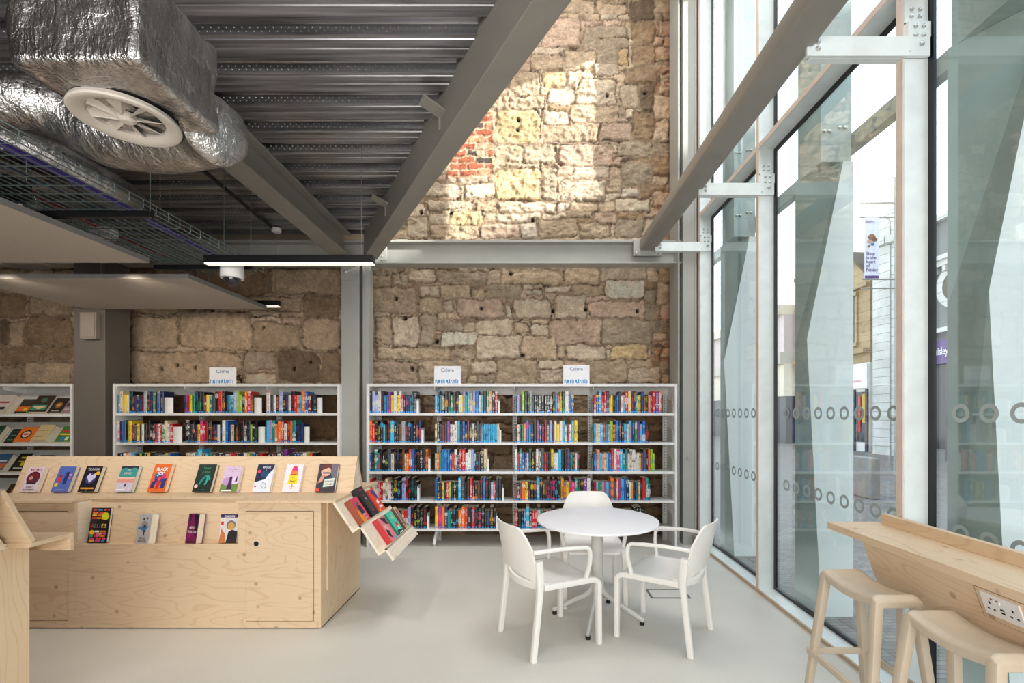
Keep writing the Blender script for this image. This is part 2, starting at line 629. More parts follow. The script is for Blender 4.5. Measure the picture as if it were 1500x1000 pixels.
SL = """192 390 290 425 b;296 388 392 432 b;396 392 498 430 t;192 430 262 460 t;266 434 330 452 b;336 436 440 456 t;444 432 498 462 b;192 464 260 510 t;263 456 370 511 t;372 472 438 510 t;442 466 498 512 t;
192 516 354 562 t;358 514 404 542 g;407 514 468 560 d;358 546 404 562 p;471 516 498 562 b;0 430 38 464 b;42 432 107 462 t;40 466 107 505 b;0 468 12 505 d;14 470 36 508 t;0 511 58 534 b;62 508 107 526 b;38 530 104 562 t;0 538 34 562 t;
192 566 300 620 b;300 566 400 600 t;400 566 498 640 b"""
stones = []


def addst(txt, fx, fy):
    for r in txt.replace('\n', '').split(';'):
        q = r.split()
        x0, y0, x1, y1 = [float(a) for a in q[:4]]
        stones.append((wx(fx(x0), WALL_Y), wz(fy(y1), WALL_Y), wx(fx(x1), WALL_Y), wz(fy(y0), WALL_Y), TINT[q[4]]))


addst(SA, lambda x: 520 + x / 3.125, lambda y: y / 3.125)
addst(SB, lambda x: 520 + x / 3.125, lambda y: 280 + y / 3.125)
addst(SL, lambda x: x, lambda y: y)


def wall_patch(x0, x1, z0, z1, step, seed, explicit):
    nx, nz = int((x1 - x0) / step) + 1, int((z1 - z0) / step) + 1
    X, Z = np.meshgrid(np.linspace(x0, x1, nx), np.linspace(z0, z1, nz), indexing='ij')
    wob1, wob2 = fbm(X, Z, 5, seed, 4), fbm(X, Z, 6, seed + 40, 4)
    wob3, wob4 = fbm(X, Z, 17, seed + 150, 3), fbm(X, Z, 19, seed + 170, 3)
    Xw, Zw = X + wob1 * .09 + wob3 * .035, Z + wob2 * .075 + wob4 * .03
    Hh = fbm(X, Z, 22, seed + 80, 4) * .02
    T = np.ones((nx, nz, 3)) * MORT
    sid = np.zeros((nx, nz), int)
    rs = np.random.RandomState(seed)
    allst = []
    z = z0 - .02
    while z < z1:
        h = rs.choice([.09, .13, .2, .26, .3])
        x = x0 - rs.rand() * .3
        while x < x1:
            w = h * rs.uniform(.8, 2.2) + .05
            if h > .18 and rs.rand() < .3:
                hh = h * rs.uniform(.4, .6)
                allst.append((x, z, x + w, z + hh, None))
                allst.append((x, z + hh, x + w, z + h, None))
            else:
                allst.append((x, z, x + w, z + h, None))
            x += w
        z += h
    gaps = np.ones((nx, nz), bool)

    def stamp(s, clear):
        a, c, e, g, t = s
        m = .06
        i0, i1 = max(0, int((a - m - x0) / step)), min(nx, int((e + m - x0) / step) + 2)
        j0, j1 = max(0, int((c - m - z0) / step)), min(nz, int((g + m - z0) / step) + 2)
        if i0 >= i1 or j0 >= j1: return
        sl = (slice(i0, i1), slice(j0, j1))
        cx, cz, hx, hz = (a + e) / 2, (c + g) / 2, (e - a) / 2 - .004, (g - c) / 2 - .004
        r = min(hx, hz) * rs.uniform(.15, .5)
        lx, lz = Xw[sl] - cx, Zw[sl] - cz
        ang = rs.uniform(-.05, .05)
        lx, lz = lx + lz * ang, lz - lx * rs.uniform(-.04, .04)
        qx, qz = np.abs(lx) - hx + r, np.abs(lz) - hz + r
        d = np.hypot(np.maximum(qx, 0), np.maximum(qz, 0)) + np.minimum(np.maximum(qx, qz), 0) - r
        if clear:
            mm = d < .014
            Hh[sl] = np.where(mm, fbm(X[sl], Z[sl], 25, seed + 9, 3) * .02 - .004, Hh[sl])
            T[sl] = np.where(mm[..., None], MORT, T[sl])
            sid[sl] = np.where(mm, 0, sid[sl])
        ins = d < -.004
        if t is None:
            k = rs.choice(['t', 't', 'p', 'k', 'g', 'b'])
            t = TINT[k]
        t = t * rs.uniform(.86, 1.1)
        prof = np.clip(-d / .028, 0, 1)
        prof = prof * (2 - prof)
        ht = rs.uniform(.004, .02)
        tilt = (lx * rs.uniform(-.1, .1) + lz * rs.uniform(-.12, .12))
        rough = fbm(X[sl] + rs.rand() * 9, Z[sl] * rs.uniform(.8, 2.2), 15, seed + 3, 5) * .062
        Hh[sl] = np.where(ins, prof * (ht + tilt + rough) + fbm(X[sl], Z[sl], 34, seed + 17, 3) * .02, Hh[sl])
        tt = t[None, None] * (1 + .35 * fbm(X[sl], Z[sl], 7, seed + 23, 4))[..., None] * (.84 + .16 * np.clip(-d / .02, 0, 1))[..., None]
        T[sl] = np.where(ins[..., None], tt, T[sl])
        sid[sl] = np.where(ins, 1, sid[sl])

    for s in allst: stamp(s, True)
    if explicit:
        for s in stones: stamp(s, True)
        # dark right-hand strip and old red brick patches
        brick = np.array(srgb(178, 92, 64)[:3])
        for bx0, by0, bx1, by1, amt in ((655, 165, 722, 262, .9), (958, 500, 984, 528, .5), (962, 60, 985, 130, .35), (955, 300, 985, 345, .3), (960, 455, 984, 480, .3)):
            ax, ex = wx(bx0, WALL_Y), wx(bx1, WALL_Y)
            cz, gz = wz(by1, WALL_Y), wz(by0, WALL_Y)
            mk = (X > ax) & (X < ex) & (Z > cz) & (Z < gz)
            row = np.floor(Zw / .085).astype(int)
            bx = np.floor((X + .05 * wob1) / .22 + (row % 2) * .5).astype(int)
            fz, fx = Zw / .085 - row, (X + .05 * wob1) / .22 + (row % 2) * .5 - bx
            isb = (fz > .14) & (fz < .9) & (fx > .05) & (fx < .96)
            hsh = np.abs(np.sin(row * 12.9 + bx * 78.2) * 43758.5) % 1
            worn = fbm(X, Z, 6, seed + 61, 4) > -.07
            col = np.where((hsh < .12)[..., None], np.array([.05, .045, .05]), np.where((hsh > .55)[..., None], brick * .9 + .02, np.array(srgb(206, 150, 120)[:3])))
            blend = (isb & worn) * amt
            T[mk] = (T * (1 - blend[..., None]) + col * blend[..., None] * (1 + .5 * fbm(X, Z, 18, 5, 3))[..., None])[mk]
            if amt > .6:
                Hh[mk] = (isb * .012 + fbm(X, Z, 30, seed + 12, 3) * .016)[mk]
                T[mk] = np.where((isb & worn)[mk][..., None], T[mk], np.array(srgb(214, 190, 168)[:3]) * (1 + .4 * fbm(X, Z, 14, 9, 3))[mk][..., None])
        edge = np.clip((X - wx(945, WALL_Y)) / .3 + fbm(X, Z, 3, seed + 2, 3) * 1.1, 0, 1)
        dirt = np.array([.74, .58, .46])
        T = T * (1 - edge[..., None] * .8 + edge[..., None] * .8 * dirt)
        # small dowel holes
        for hx, hy in ((580, 437), (705, 452), (858, 453), (748, 400), (617, 311), (661, 312), (759, 176), (758, 190), (593, 467), (934, 455), (640, 500), (780, 322), (890, 140), (945, 137), (766, 520), (810, 455), (603, 540), (260, 535), (285, 538), (240, 540), (430, 540), (455, 530), (385, 480), (310, 455)):
            d = np.hypot(X - wx(hx, WALL_Y), (Z - wz(hy, WALL_Y)) * .8)
            mk = d < .022
            Hh[mk] -= .05
            T[mk] *= .12
    T *= (1 + .25 * fbm(X, Z, 30, seed + 31, 3))[..., None]
    T *= np.where(sid == 0, .86 + .5 * fbm(X, Z, 5, seed + 44, 3), 1.0)[..., None]
    crack = 1 - .6 * np.clip((-.0045 - Hh) / .004, 0, 1) * (sid == 0)
    T *= crack[..., None]
    T = T * np.array([1.31, 1.25, 1.19])
    low = np.clip((1.86 - Z) / .1, 0, 1)[..., None]     # shade behind the shelves painted into the stone tint low down
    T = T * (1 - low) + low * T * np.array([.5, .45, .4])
    V = np.stack([X, WALL_Y - Hh, Z], -1).reshape(-1, 3)
    idx = np.arange(nx * nz).reshape(nx, nz)
    Q = np.stack([idx[:-1, :-1], idx[1:, :-1], idx[1:, 1:], idx[:-1, 1:]], -1).reshape(-1, 4)
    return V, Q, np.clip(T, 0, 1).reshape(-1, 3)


def make_wall():
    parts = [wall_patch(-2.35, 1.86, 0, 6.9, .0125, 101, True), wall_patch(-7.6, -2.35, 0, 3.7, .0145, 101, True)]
    V = np.concatenate([p[0] for p in parts])
    Q = np.concatenate([parts[0][1], parts[1][1] + len(parts[0][0])])
    T = np.concatenate([p[2] for p in parts])
    me = bpy.data.meshes.new('wall_back')
    me.vertices.add(len(V))
    me.vertices.foreach_set('co', V.ravel())
    me.loops.add(len(Q) * 4)
    me.loops.foreach_set('vertex_index', Q.ravel())
    me.polygons.add(len(Q))
    me.polygons.foreach_set('loop_start', np.arange(0, len(Q) * 4, 4))
    me.polygons.foreach_set('use_smooth', np.ones(len(Q), bool))
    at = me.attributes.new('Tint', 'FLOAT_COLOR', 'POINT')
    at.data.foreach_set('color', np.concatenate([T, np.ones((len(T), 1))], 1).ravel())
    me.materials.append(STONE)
    me.update(calc_edges=True)
    o = bpy.data.objects.new('wall_back', me)
    C.objects.link(o)
    bk = MB().box(-7.7, 2.3, WALL_Y + .06, WALL_Y + .3, 0, 7.2, DARKGAP).build('masonry_core', o)
    return struct(o, 'bare rubble sandstone wall behind the white bookcases', 'wall')


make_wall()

# ------------------------------------------------------------------ steel columns and beams
def bolts(mb, pts, r, n, m=CHROME):
    """domed bolt heads at points, sticking out along n"""
    n = Vector(n).normalized()
    for p in pts:
        p = Vector(p)
        mb.tube([p, p + n * r * .55, p + n * r * .95], lambda i, k: (r, r * .92, r * .5)[i], m, seg=8)
    return mb


# H column between the two white bookcases
xa, xb = wx(500, 5.25), wx(536, 5.25)
t = thing('steel_column', ((xa + xb) / 2, 5.4, 0), 'pale grey steel column between the two long white bookcases', 'column')
MB().box(xa, xa + .2, 5.25, 5.27, 0, 3.24, GREY_STEEL).box(xa, xa + .2, 5.53, 5.55, 0, 3.24, GREY_STEEL).box(xa + .09, xa + .11, 5.27, 5.53, 0, 3.24, GREY_STEEL) \
    .box(xa + .2, xb, 5.36, 5.5, 0, 3.24, GREY_STEEL).build('column_shaft', t, bevel=.002)
m = MB().box(xa, xa + .17, 5.235, 5.25, 3.0, 3.16, GREY_STEEL)
bolts(m, [(xa + .05, 5.235, 3.09), (xa + .12, 5.235, 3.09)], .022, (0, -1, 0), GREY_STEEL).build('splice_plate', t, bevel=.002)

# right-hand full height column in the corner
xa, xb = wx(986, 5.42), wx(1021, 5.3)
t = thing('steel_column', (1.8, 5.45, 0), 'tall grey steel column in the corner beside the glazed wall', 'column')
MB().box(1.70, 1.72, 5.3, 5.62, 0, 7.1, GREY_STEEL).box(1.72, 1.90, 5.44, 5.47, 0, 7.1, GREY_STEEL).box(1.89, 1.915, 5.3, 5.62, 0, 7.1, GREY_STEEL) \
    .box(1.76, 1.89, 5.305, 5.44, 0, 7.1, GREY_STEEL).build('column_shaft', t, bevel=.003)
MB().tube([(1.82, 5.28, 1.0), (1.82, 5.31, 1.0)], .02, GREY_STEEL, up=(1, 0, 0)).build('cover_cap', t)

# boxed column far left
xl, xr, y0 = wx(108, 5.2), wx(154, 5.2), 5.2
t = thing('boxed_column', ((xl + xr) / 2, 5.36, 0), 'dark grey boxed column left of the crime bookcase', 'column')
MB().box(xl, xr, y0, 5.53, 0, 3.4, GREY_COL).build('casing', t, bevel=.004)
t = thing('wall_speaker', (wx(130, 5.16), 5.16, wz(476, 5.16)), 'small grey box speaker high on the dark boxed column', 'speaker')
MB().box(wx(117, 5.14), wx(141, 5.14), 5.135, 5.199, wz(496, 5.13), wz(457, 5.13), mat('speaker_grey', (150, 140, 132), .6)).build('speaker_cabinet', t, bevel=.006)
MB().box(wx(119, 5.13), wx(138, 5.13), 5.128, 5.135, wz(493, 5.13), wz(460, 5.13), mat('speaker_grille', (158, 148, 140), .7)).build('speaker_grille', t, bevel=.003)

# beam along the stone wall
zt, zb = 3.50, 3.23
t = thing('steel_beam', (0, 5.4, zb), 'light grey steel beam running level along the stone wall', 'beam')
MB().box(-7.5, 1.9, 5.36, 5.52, zb, zb + .022, GREY_STEEL).box(-7.5, 1.9, 5.36, 5.52, zt - .022, zt, GREY_STEEL).box(-7.5, 1.9, 5.45, 5.47, zb + .022, zt - .022, GREY_STEEL).build('beam_section', t, bevel=.002)
for px in (588, 662, 736, 811, 885):
    m = MB().box(wx(px - 9, 5.5), wx(px + 9, 5.5), 5.49, 5.5, zt, zt + .055, GREY_STEEL)
    m.tube([(wx(px, 5.5), 5.485, zt + .03), (wx(px, 5.5), 5.5, zt + .03)], .009, DARKGAP, up=(1, 0, 0))
    m.build('fixing_tab', t)
m = MB().box(wx(556, 5.33), wx(566, 5.33), 5.335, 5.358, 3.26, 3.42, GREY_STEEL)
bolts(m, [(wx(560, 5.33), 5.335, 3.3), (wx(560, 5.33), 5.335, 3.38)], .012, (0, -1, 0)).build('end_plate', t)

# diagonal boxed edge beam of the mezzanine
P0, P1 = Vector((-1.90, 5.335, 0)), Vector((1.9, -1.258, 0))
dv = (P1 - P0).normalized()
nv = Vector((dv.y, -dv.x, 0))          # towards the left
if nv.x > 0: nv = -nv
t = thing('steel_beam', (-.557, 3.0, BEAM_Z), 'deep diagonal grey beam edging the metal ceiling', 'beam')
w2 = .15
A0, A1 = P0, P1
B0, B1 = P0 - nv * w2, P1 - nv * w2
MB().hexa([(p.x, p.y, BEAM_Z) for p in (A0, A1, B1, B0)], [(p.x, p.y, DECK_Z + .1) for p in (A0, A1, B1, B0)], GREY_STEEL_D).build('box_section', t, bevel=.006)
for (px, py), Yb in (((640, 160), 3.02), ((568, 295), 4.35)):
    q = P0 + dv * ((5.335 - Yb) / -dv.y)
    a = q + nv * .0
    m = MB()
    m.hexa([tuple(a + dv * s * .05 + nv * o + Vector((0, 0, z))) for s, o, z in ((-1, 0, 3.44), (1, 0, 3.44), (1, .14, 3.49), (-1, .14, 3.49))],
           [tuple(a + dv * s * .05 + nv * o + Vector((0, 0, z))) for s, o, z in ((-1, 0, 3.452), (1, 0, 3.452), (1, .14, 3.502), (-1, .14, 3.502))], GREY_STEEL_D)
    m.hexa([tuple(a + dv * (s * .006 - .04) + nv * o + Vector((0, 0, 3.36))) for s, o in ((-1, 0), (1, 0), (1, .012), (-1, .012))],
           [tuple(a + dv * (s * .006 - .04) + nv * o + Vector((0, 0, 3.46))) for s, o in ((-1, 0), (1, 0), (1, .012), (-1, .012))], GREY_STEEL_D)
    m.build('deck_cleat', t)

# straight beam parallel to the glazing
t = thing('steel_beam', (-2.14, 3, BEAM_Z), 'grey steel beam running back past the foil duct', 'beam')
MB().box(-2.24, -2.04, -2.5, 5.33, BEAM_Z, BEAM_Z + .018, GREY_STEEL_D).box(-2.15, -2.13, -2.5, 5.33, BEAM_Z + .018, DECK_Z - .022, GREY_STEEL_D).box(-2.24, -2.04, -2.5, 5.33, DECK_Z - .02, DECK_Z - .002, GREY_STEEL_D) \
    .build('beam_section', t, bevel=.002)

# sloping looking but level tube that carries the mullion brackets
t = thing('tubular_rail', (1.365, 2, 3.37), 'thick grey steel tube running along the glazed wall overhead', 'beam')
m = MB()
m.sweep([(1.365, -2.4, 3.435), (1.365, 5.34, 3.435)], rrect(.19, .13, .025), GREY_STEEL_D)
m.build('tube_section', t, smooth=True)
m = MB().box(1.2, 1.53, 5.335, 5.36, 3.31, 3.5, GREY_STEEL)
bolts(m, [(1.235, 5.335, 3.335), (1.495, 5.335, 3.335)], .02, (0, -1, 0)).build('end_plate', t, bevel=.003)

# ------------------------------------------------------------------ galvanised deck
def xlim(Y): return min(1.9, P0.x + (5.335 - Y) * (dv.x / -dv.y) + .03)


pitch, ph = .2805, 2.524
prof = [(-.094, .058), (-.008, .058), (-.002, .054), (.004, .0), (.022, 0), (.026, .006), (.034, .006), (.038, 0), (.09, 0), (.094, .005), (.102, .005), (.106, 0), (.16, 0), (.174, .002), (.18, .054)]
m = MB()
vs, line = [], []
k0 = int((-2.5 - ph) / pitch) - 1
for k in range(k0, 12):
    for dy, dz in prof:
        Y = ph + k * pitch + dy
        if -2.55 < Y < 5.36: line.append((Y, DECK_Z + dz))
vs = []
for Y, z in line: vs += [(-7.6, Y, z), (xlim(Y), Y, z)]
m.add(vs, [(2 * i, 2 * i + 1, 2 * i + 3, 2 * i + 2) for i in range(len(line) - 1)], DECK)
for k in range(-1, 11):                        # rolled dimples on the rib webs
    for row, off in ((.017, 0), (.037, .021)):
        Y = ph + k * pitch + .003 - row * .09
        if Y > 5.3: continue
        x = -4.6 + off
        while x < min(.4, xlim(Y) - .02):
            z = DECK_Z + row
            m.add([(x - .007, Y, z), (x, Y, z - .006), (x + .007, Y, z), (x, Y, z + .006), (x, Y - .006, z)], [(0, 1, 4), (1, 2, 4), (2, 3, 4), (3, 0, 4)], DECK)
            x += .0425
o = m.build('ceiling_deck', fix=False)
struct(o, 'ribbed galvanised metal deck ceiling', 'ceiling')
poly = [(-7.6, -2.55, DECK_Z + .066), (1.9, -2.55, DECK_Z + .066), (xlim(-1.25), -1.25, DECK_Z + .066), (xlim(5.36), 5.36, DECK_Z + .066), (xlim(5.36), WALL_Y + .05, DECK_Z + .066), (-7.6, WALL_Y + .05, DECK_Z + .066)]
struct(MB().prism(poly, (0, 0, .2), PLASTER).build('floor_upper'))

# ------------------------------------------------------------------ glazed wall
RZ = (H, .92)
def rings(Ya, Yb, x):
    m = MB()
    Y = 3.184 + .137 * 20
    while Y > Yb:
        if Ya - .05 > Y > Yb + .05:
            for z in RZ:
                n = 28
                o_ = [(x, Y + .045 * math.cos(2 * math.pi * i / n), z + .045 * math.sin(2 * math.pi * i / n)) for i in range(n)]
                q_ = [(x, Y + .026 * math.cos(2 * math.pi * i / n), z + .026 * math.sin(2 * math.pi * i / n)) for i in range(n)]
                m.add(o_ + q_, [(i, (i + 1) % n, n + (i + 1) % n, n + i) for i in range(n)], RINGM)
        Y -= .137
    return m


TZ = 3.72
for i in range(len(MULL) - 1):
    Ya, Yb = MULL[i] - .025, MULL[i + 1] + .025
    w = bpy.data.objects.new('window_%d' % (i + 1), None)
    C.objects.link(w)
    w.location = (GX, (Ya + Yb) / 2, 0)
    struct(w)
    for z0, z1, nm in ((.022, TZ, 'lower_pane'), (TZ + .045, 6.33, 'upper_pane')):
        MB().box(GX + .012, GX + .016, Yb, Ya, z0, z1, GLASS).build(nm, w)
        g = MB().box(GX - .002, GX + .012, Ya - .034, Ya, z0, z1, GASKET).box(GX - .002, GX + .012, Yb, Yb + .034, z0, z1, GASKET)
        g.box(GX - .002, GX + .012, Yb + .034, Ya - .034, z0, z0 + .022, GASKET).box(GX - .002, GX + .012, Yb + .034, Ya - .034, z1 - .034, z1, GASKET)
        g.build('gasket', w)
    if i < 4: rings(Ya, Yb, GX + .008).build('ring_decals', w, fix=False)
for i, Y in enumerate(MULL):
    w = bpy.data.objects.new('trim_%d' % (i + 1), None)
    C.objects.link(w)
    w.location = (RX, Y, 0)
    struct(w)
    MB().box(RX + .006, GX + .03, Y - .025, Y + .025, 0, 6.4, FRAME_WHITE).build('mullion', w, bevel=.002)
    MB().box(RX, RX + .006, Y - .022, Y + .022, 0, 6.4, FRAME_PINK).build('mullion_edge', w)
    if i < 4:
        zs = 3.507
        m = MB().box(RX + .006, GX - .005, Y - .029, Y - .0255, zs + .004, zs + .2, FRAME_WHITE).box(RX + .004, GX - .002, Y - .0275, Y - .0255, zs - .003, zs + .003, GASKET)
        bolts(m, [(RX + .04 + a * .042, Y - .029, zs + .035 + c * .036) for a in (0, 1) for c in (0, 1)], .011, (0, -1, 0))
        m.build('splice_plate', w)
        if i == 3: continue
        t = thing('mullion_bracket', (1.46, Y, 3.36), 'white steel bracket arm tying the tube to the %s mullion' % ('mullion beside the corner column', 'second', 'widest, nearest', 'out of frame')[i] if i else 'white steel bracket arm at the far mullion by the corner column', 'bracket', 'white bracket arms along the glazed wall')
        t['label'] = ['farthest white bracket arm, beside the corner column', 'middle white bracket arm between grey tube and mullion', 'nearest and largest white bracket arm between grey tube and mullion', 'white bracket arm out of view'][i]
        yy = Y - .05
        a = MB().box(1.42, RX + .12, yy, yy + .018, 3.325, 3.425, FRAME_WHITE).box(1.44, RX - .005, yy + .018, yy + .06, 3.325, 3.337, FRAME_WHITE)
        a.build('arm', t, bevel=.002)
        a = MB().box(RX + .008, RX + .125, yy + .002, Y - .0255, 3.425, zs - .004, FRAME_WHITE)
        bolts(a, [(RX + .045 + p * .04, yy + .002, zs - .03 - q * .045) for p in (0, 1) for q in (0, 1)], .011, (0, -1, 0))
        a.build('fixing_plate', t, bevel=.001)
        a = MB()
        bolts(a, [(RX + .075, yy, 3.385), (1.475, yy, 3.395), (1.475, yy, 3.36)], .013, (0, -1, 0))
        bolts(a, [(RX + .015, yy, 3.35)], .006, (0, -1, 0))
        a.build('bolts', t)
w = bpy.data.objects.new('trim_7', None)
C.objects.link(w)
w.location = (RX, 2, TZ)
struct(w)
m, e = MB(), MB()
for i in range(len(MULL) - 1):
    m.box(RX + .006, GX + .03, MULL[i + 1] + .026, MULL[i] - .026, TZ, TZ + .045, FRAME_WHITE)
    e.box(RX, RX + .006, MULL[i + 1] + .026, MULL[i] - .026, TZ + .002, TZ + .043, FRAME_PINK)
m.build('transom', w)
e.build('transom_edge', w)
w = bpy.data.objects.new('trim_8', None)
C.objects.link(w)
w.location = (RX, 2, 0)
struct(w)
m, e = MB(), MB()
for i in range(len(MULL) - 1):
    m.box(RX, GX + .03, MULL[i + 1] + .026, MULL[i] - .026, -.05, .02, FRAME_WHITE)
m.build('sill', w)
e.box(RX - .015, RX, -2.5, 5.3, -.05, .024, mat('sill_edge_strip', (190, 168, 142), .5)).build('sill_edge', w)
# grey return jamb between last mullion and the corner column
struct(MB().box(RX, GX + .05, MULL[0] + .026, 6.0, 0, 7.2, GREY_STEEL).build('trim_9'))
# foot guard by the corner
tag(MB().box(1.86, 1.91, 5.2, 5.3, .0, .12, GREY_STEEL_D).build('column_foot', bevel=.01), 'small dark grey block at the foot of the corner column', 'block')

# ------------------------------------------------------------------ outside
GZ = -.1
struct(MB().box(2.12, 60, -30, 80, GZ - .1, GZ, paving_mat()).build('ground'))

bays = [(5.2, 'farthest pale angular steel column outside the glass'), (3.65, 'middle pale angular steel column outside the glass'), (2.206, 'nearest pale angular steel column outside the glass')]
for Yf, lab in bays:
    t = thing('facade_column', (2.4, Yf + .16, GZ), lab, 'column', 'angular columns outside the glazed wall')
    Yb = Yf + .32
    lev = [(GZ, 2.30, 2.275), (2.08, 2.185, 2.275), (3.48, 2.47, 2.277)]
    vs, fs = [], []
    for z, xf, xb in lev: vs += [(xf, Yf, z), (2.55, Yf, z), (2.55, Yb, z), (max(xb, xf - .09) if z < 3 else xb, Yb, z)]
    for k in (0, 1):
        for q in range(4): fs.append((4 * k + q, 4 * k + (q + 1) % 4, 4 * k + 4 + (q + 1) % 4, 4 * k + 4 + q))
    fs += [(3, 2, 1, 0), (8, 9, 10, 11)]
    bl = MB().add(vs, fs, CAST)
    w_ = bl.mi(CAST_LIT)
    for q in range(len(bl.f)):
        if all(abs(bl.v[i][1] - Yf) < 1e-5 for i in bl.f[q]): bl.m[q] = w_  # front faces get the lit tone, sides keep the plain steel
    bl.build('lower_blade', t)
    m = MB().box(2.3, 2.54, Yf + .01, Yb, 3.482, 7.2, CAST)
    for z in (3.72, 4.42): bolts(m, [(2.33, Yf + .01, z), (2.37, Yf + .01, z), (2.45, Yf + .01, z + .03), (2.49, Yf + .01, z + .03)], .016, (0, -1, 0))
    m.build('upper_box', t)
t = thing('outer_rail', (2.62, 2, 3.7), 'long grey steel rail linking the columns outside the glass', 'rail')
MB().box(2.58, 2.66, -6, 16, 3.62, 3.74, mat('outer_steel', (176, 182, 178), .5)).build('rail_section', t)

WT = facade_mat('white_faience', srgb(214, 216, 212), srgb(202, 204, 200), srgb(120, 122, 120), 1.5)
SAND = facade_mat('buff_sandstone', srgb(186, 166, 132), srgb(170, 148, 114), srgb(136, 116, 90), 1.2)
PINKC = mat('pink_cladding', (206, 190, 190), .6)
CREAM = mat('cream_cladding', (226, 216, 196), .6)
DSHOP = mat('dark_shopfront', (58, 58, 70), .4)
STONE_D = mat('sooty_stone', (104, 92, 78), .9)
BX = 14.0


def bwin(t, y0, y1, z0, z1, x=BX, fm=WT, pm=GLASS_D):
    f = MB().box(x - .08, x + .02, y0 - .12, y0, z0 - .1, z1 + .1, fm).box(x - .08, x + .02, y1, y1 + .12, z0 - .1, z1 + .1, fm) \
        .box(x - .14, x + .02, y0 - .16, y1 + .16, z1, z1 + .16, fm).box(x - .14, x + .02, y0 - .16, y1 + .16, z0 - .14, z0, fm).build('window_surround', t)
    MB().box(x - .03, x - .01, y0, y1, z0, z1, pm).box(x - .045, x - .03, (y0 + y1) / 2 - .03, (y0 + y1) / 2 + .03, z0, z1, fm).build('pane', f)


# white tiled corner building with a round turret
t = thing('tiled_building', (BX + 3, 12, GZ), 'white tiled corner building with round turret across the street', 'building')
m = MB().box(BX, BX + 8, -12, 18.1, GZ, 8.1, WT)
m.build('wall', t)
m = MB().lathe([(1.0, 0), (1.0, 8.0), (1.12, 8.05), (1.12, 8.3), (1.0, 8.35), (.98, 8.9), (.85, 9.3), (.55, 9.65), (.15, 9.8), (0, 9.82)], (BX + .55, 18.0, GZ), WT, 32)
m.build('turret', t, smooth=True)
MB().prism([(BX + 3, -16, 7.5), (BX + 9, -16, 7.5), (BX + 6.2, -16, 10.75)], (0, 33, 0), STONE_D).build('sun_block_ridge', t)  # unseen ridge added to keep low sun off the lower walls
m = MB().box(BX - .35, BX, -12, 17.3, 6.6, 6.75, WT).box(BX - .25, BX, -12, 17.3, 6.4, 6.6, WT)
y = 17
while y > 2:
    m.box(BX - .3, BX, y - .12, y, 6.2, 6.42, WT)
    y -= .4
m.box(BX - .2, BX, -12, 17.3, 8.0, 8.2, WT).box(BX - .3, BX, -12, 18.0, 4.2, 4.35, WT)
m.build('cornice', t)
m = MB()
n = 24
for (yc, zc) in ((15.1, 5.7), (12.2, 5.7), (9.4, 5.7)):
    o_ = [(BX - .12, yc + .75 * math.cos(2 * math.pi * i / n), zc + .75 * math.sin(2 * math.pi * i / n)) for i in range(n)]
    i_ = [(BX - .12, yc + .5 * math.cos(2 * math.pi * i / n), zc + .5 * math.sin(2 * math.pi * i / n)) for i in range(n)]
    m.add(o_ + i_, [(i, (i + 1) % n, n + (i + 1) % n, n + i) for i in range(n)], WT)
    m.face([(BX - .1, p[1], p[2]) for p in i_], STONE_D)
m.build('roundel', t)
for y in (16.2, 13.6, 11.0, 8.2): bwin(t, y, y + .8, 2.4 + 2.1, 6.0) if False else None
bwin(t, 16.35, 16.95, 4.7, 6.0)
bwin(t, 13.2, 13.9, 4.7, 6.0)
sg = MB().box(BX - .25, BX - .02, 8, 16.9, 3.15, 3.95, mat('purple_fascia', (88, 62, 122), .5))
sgo = sg.build('shop_sign', t)
m = MB()
put_text(m, 'Paisley', .36, mat('sign_white', (240, 238, 244), .5), lambda u, v: (BX - .265, 15.82 - u, 3.45 + v), bold=.012, align='LEFT', sx=.62)
m.build('lettering', sgo, fix=False)
m = MB().box(BX - .05, BX + .01, 8, 16.9, GZ + .4, 3.1, GLASS_D)
for y in (9, 10.6, 12.2, 13.8, 15.4, 16.8): m.box(BX - .12, BX + .01, y - .08, y + .08, GZ, 3.15, DSHOP)
m.build('shopfront', t)

# sandstone tenement
t = thing('sandstone_building', (BX + 3, 21, GZ), 'buff sandstone building with sloping roof behind the banner', 'building')
poly = [(BX, 18.7, GZ), (BX, 24.2, GZ), (BX, 24.2, 8.4), (BX, 20.2, 8.4), (BX, 18.7, 7.2)]
MB().prism([(BX, 19.06, 3.6), (BX, 24.2, 3.6), (BX, 24.2, 8.3), (BX, 20.1, 8.3), (BX, 19.06, 7.2)], (8, 0, 0), SAND).build('wall', t)
MB().hexa([(BX - .2, 19.06, 7.2), (BX - .2, 20.1, 8.3), (BX + 8, 20.1, 8.3), (BX + 8, 19.06, 7.2)], [(BX - .2, 19.06, 7.35), (BX - .2, 20.1, 8.48), (BX + 8, 20.1, 8.48), (BX + 8, 19.06, 7.35)], STONE_D) \
    .box(BX - .2, BX + 8, 20.1, 24.2, 8.3, 8.48, STONE_D).build('roof', t)
bwin(t, 19.85, 20.6, 4.5, 6.5, fm=SAND)
bwin(t, 22.0, 22.8, 4.5, 6.5, fm=SAND)
MB().box(BX - .3, BX, 19.06, 24.2, 4.0, 4.2, SAND).box(BX - .18, BX, 19.06, 24.2, 6.75, 6.9, SAND).build('cornice', t)
MB().box(BX - .02, BX + 8, 19.06, 24.2, GZ, 3.6, mat('white_shop_wall', (232, 230, 228), .6)).build('shop_wall', t)
m = MB().box(BX - .12, BX - .03, 19.08, 21.6, 2.55, 3.55, mat('white_fascia', (240, 238, 238), .5))
so = m.build('shop_sign', t)
m = MB()
put_text(m, 'Z', .55, mat('sign_red', (206, 40, 48), .5), lambda u, v: (BX - .135, 20.2 - u, 2.72 + v))
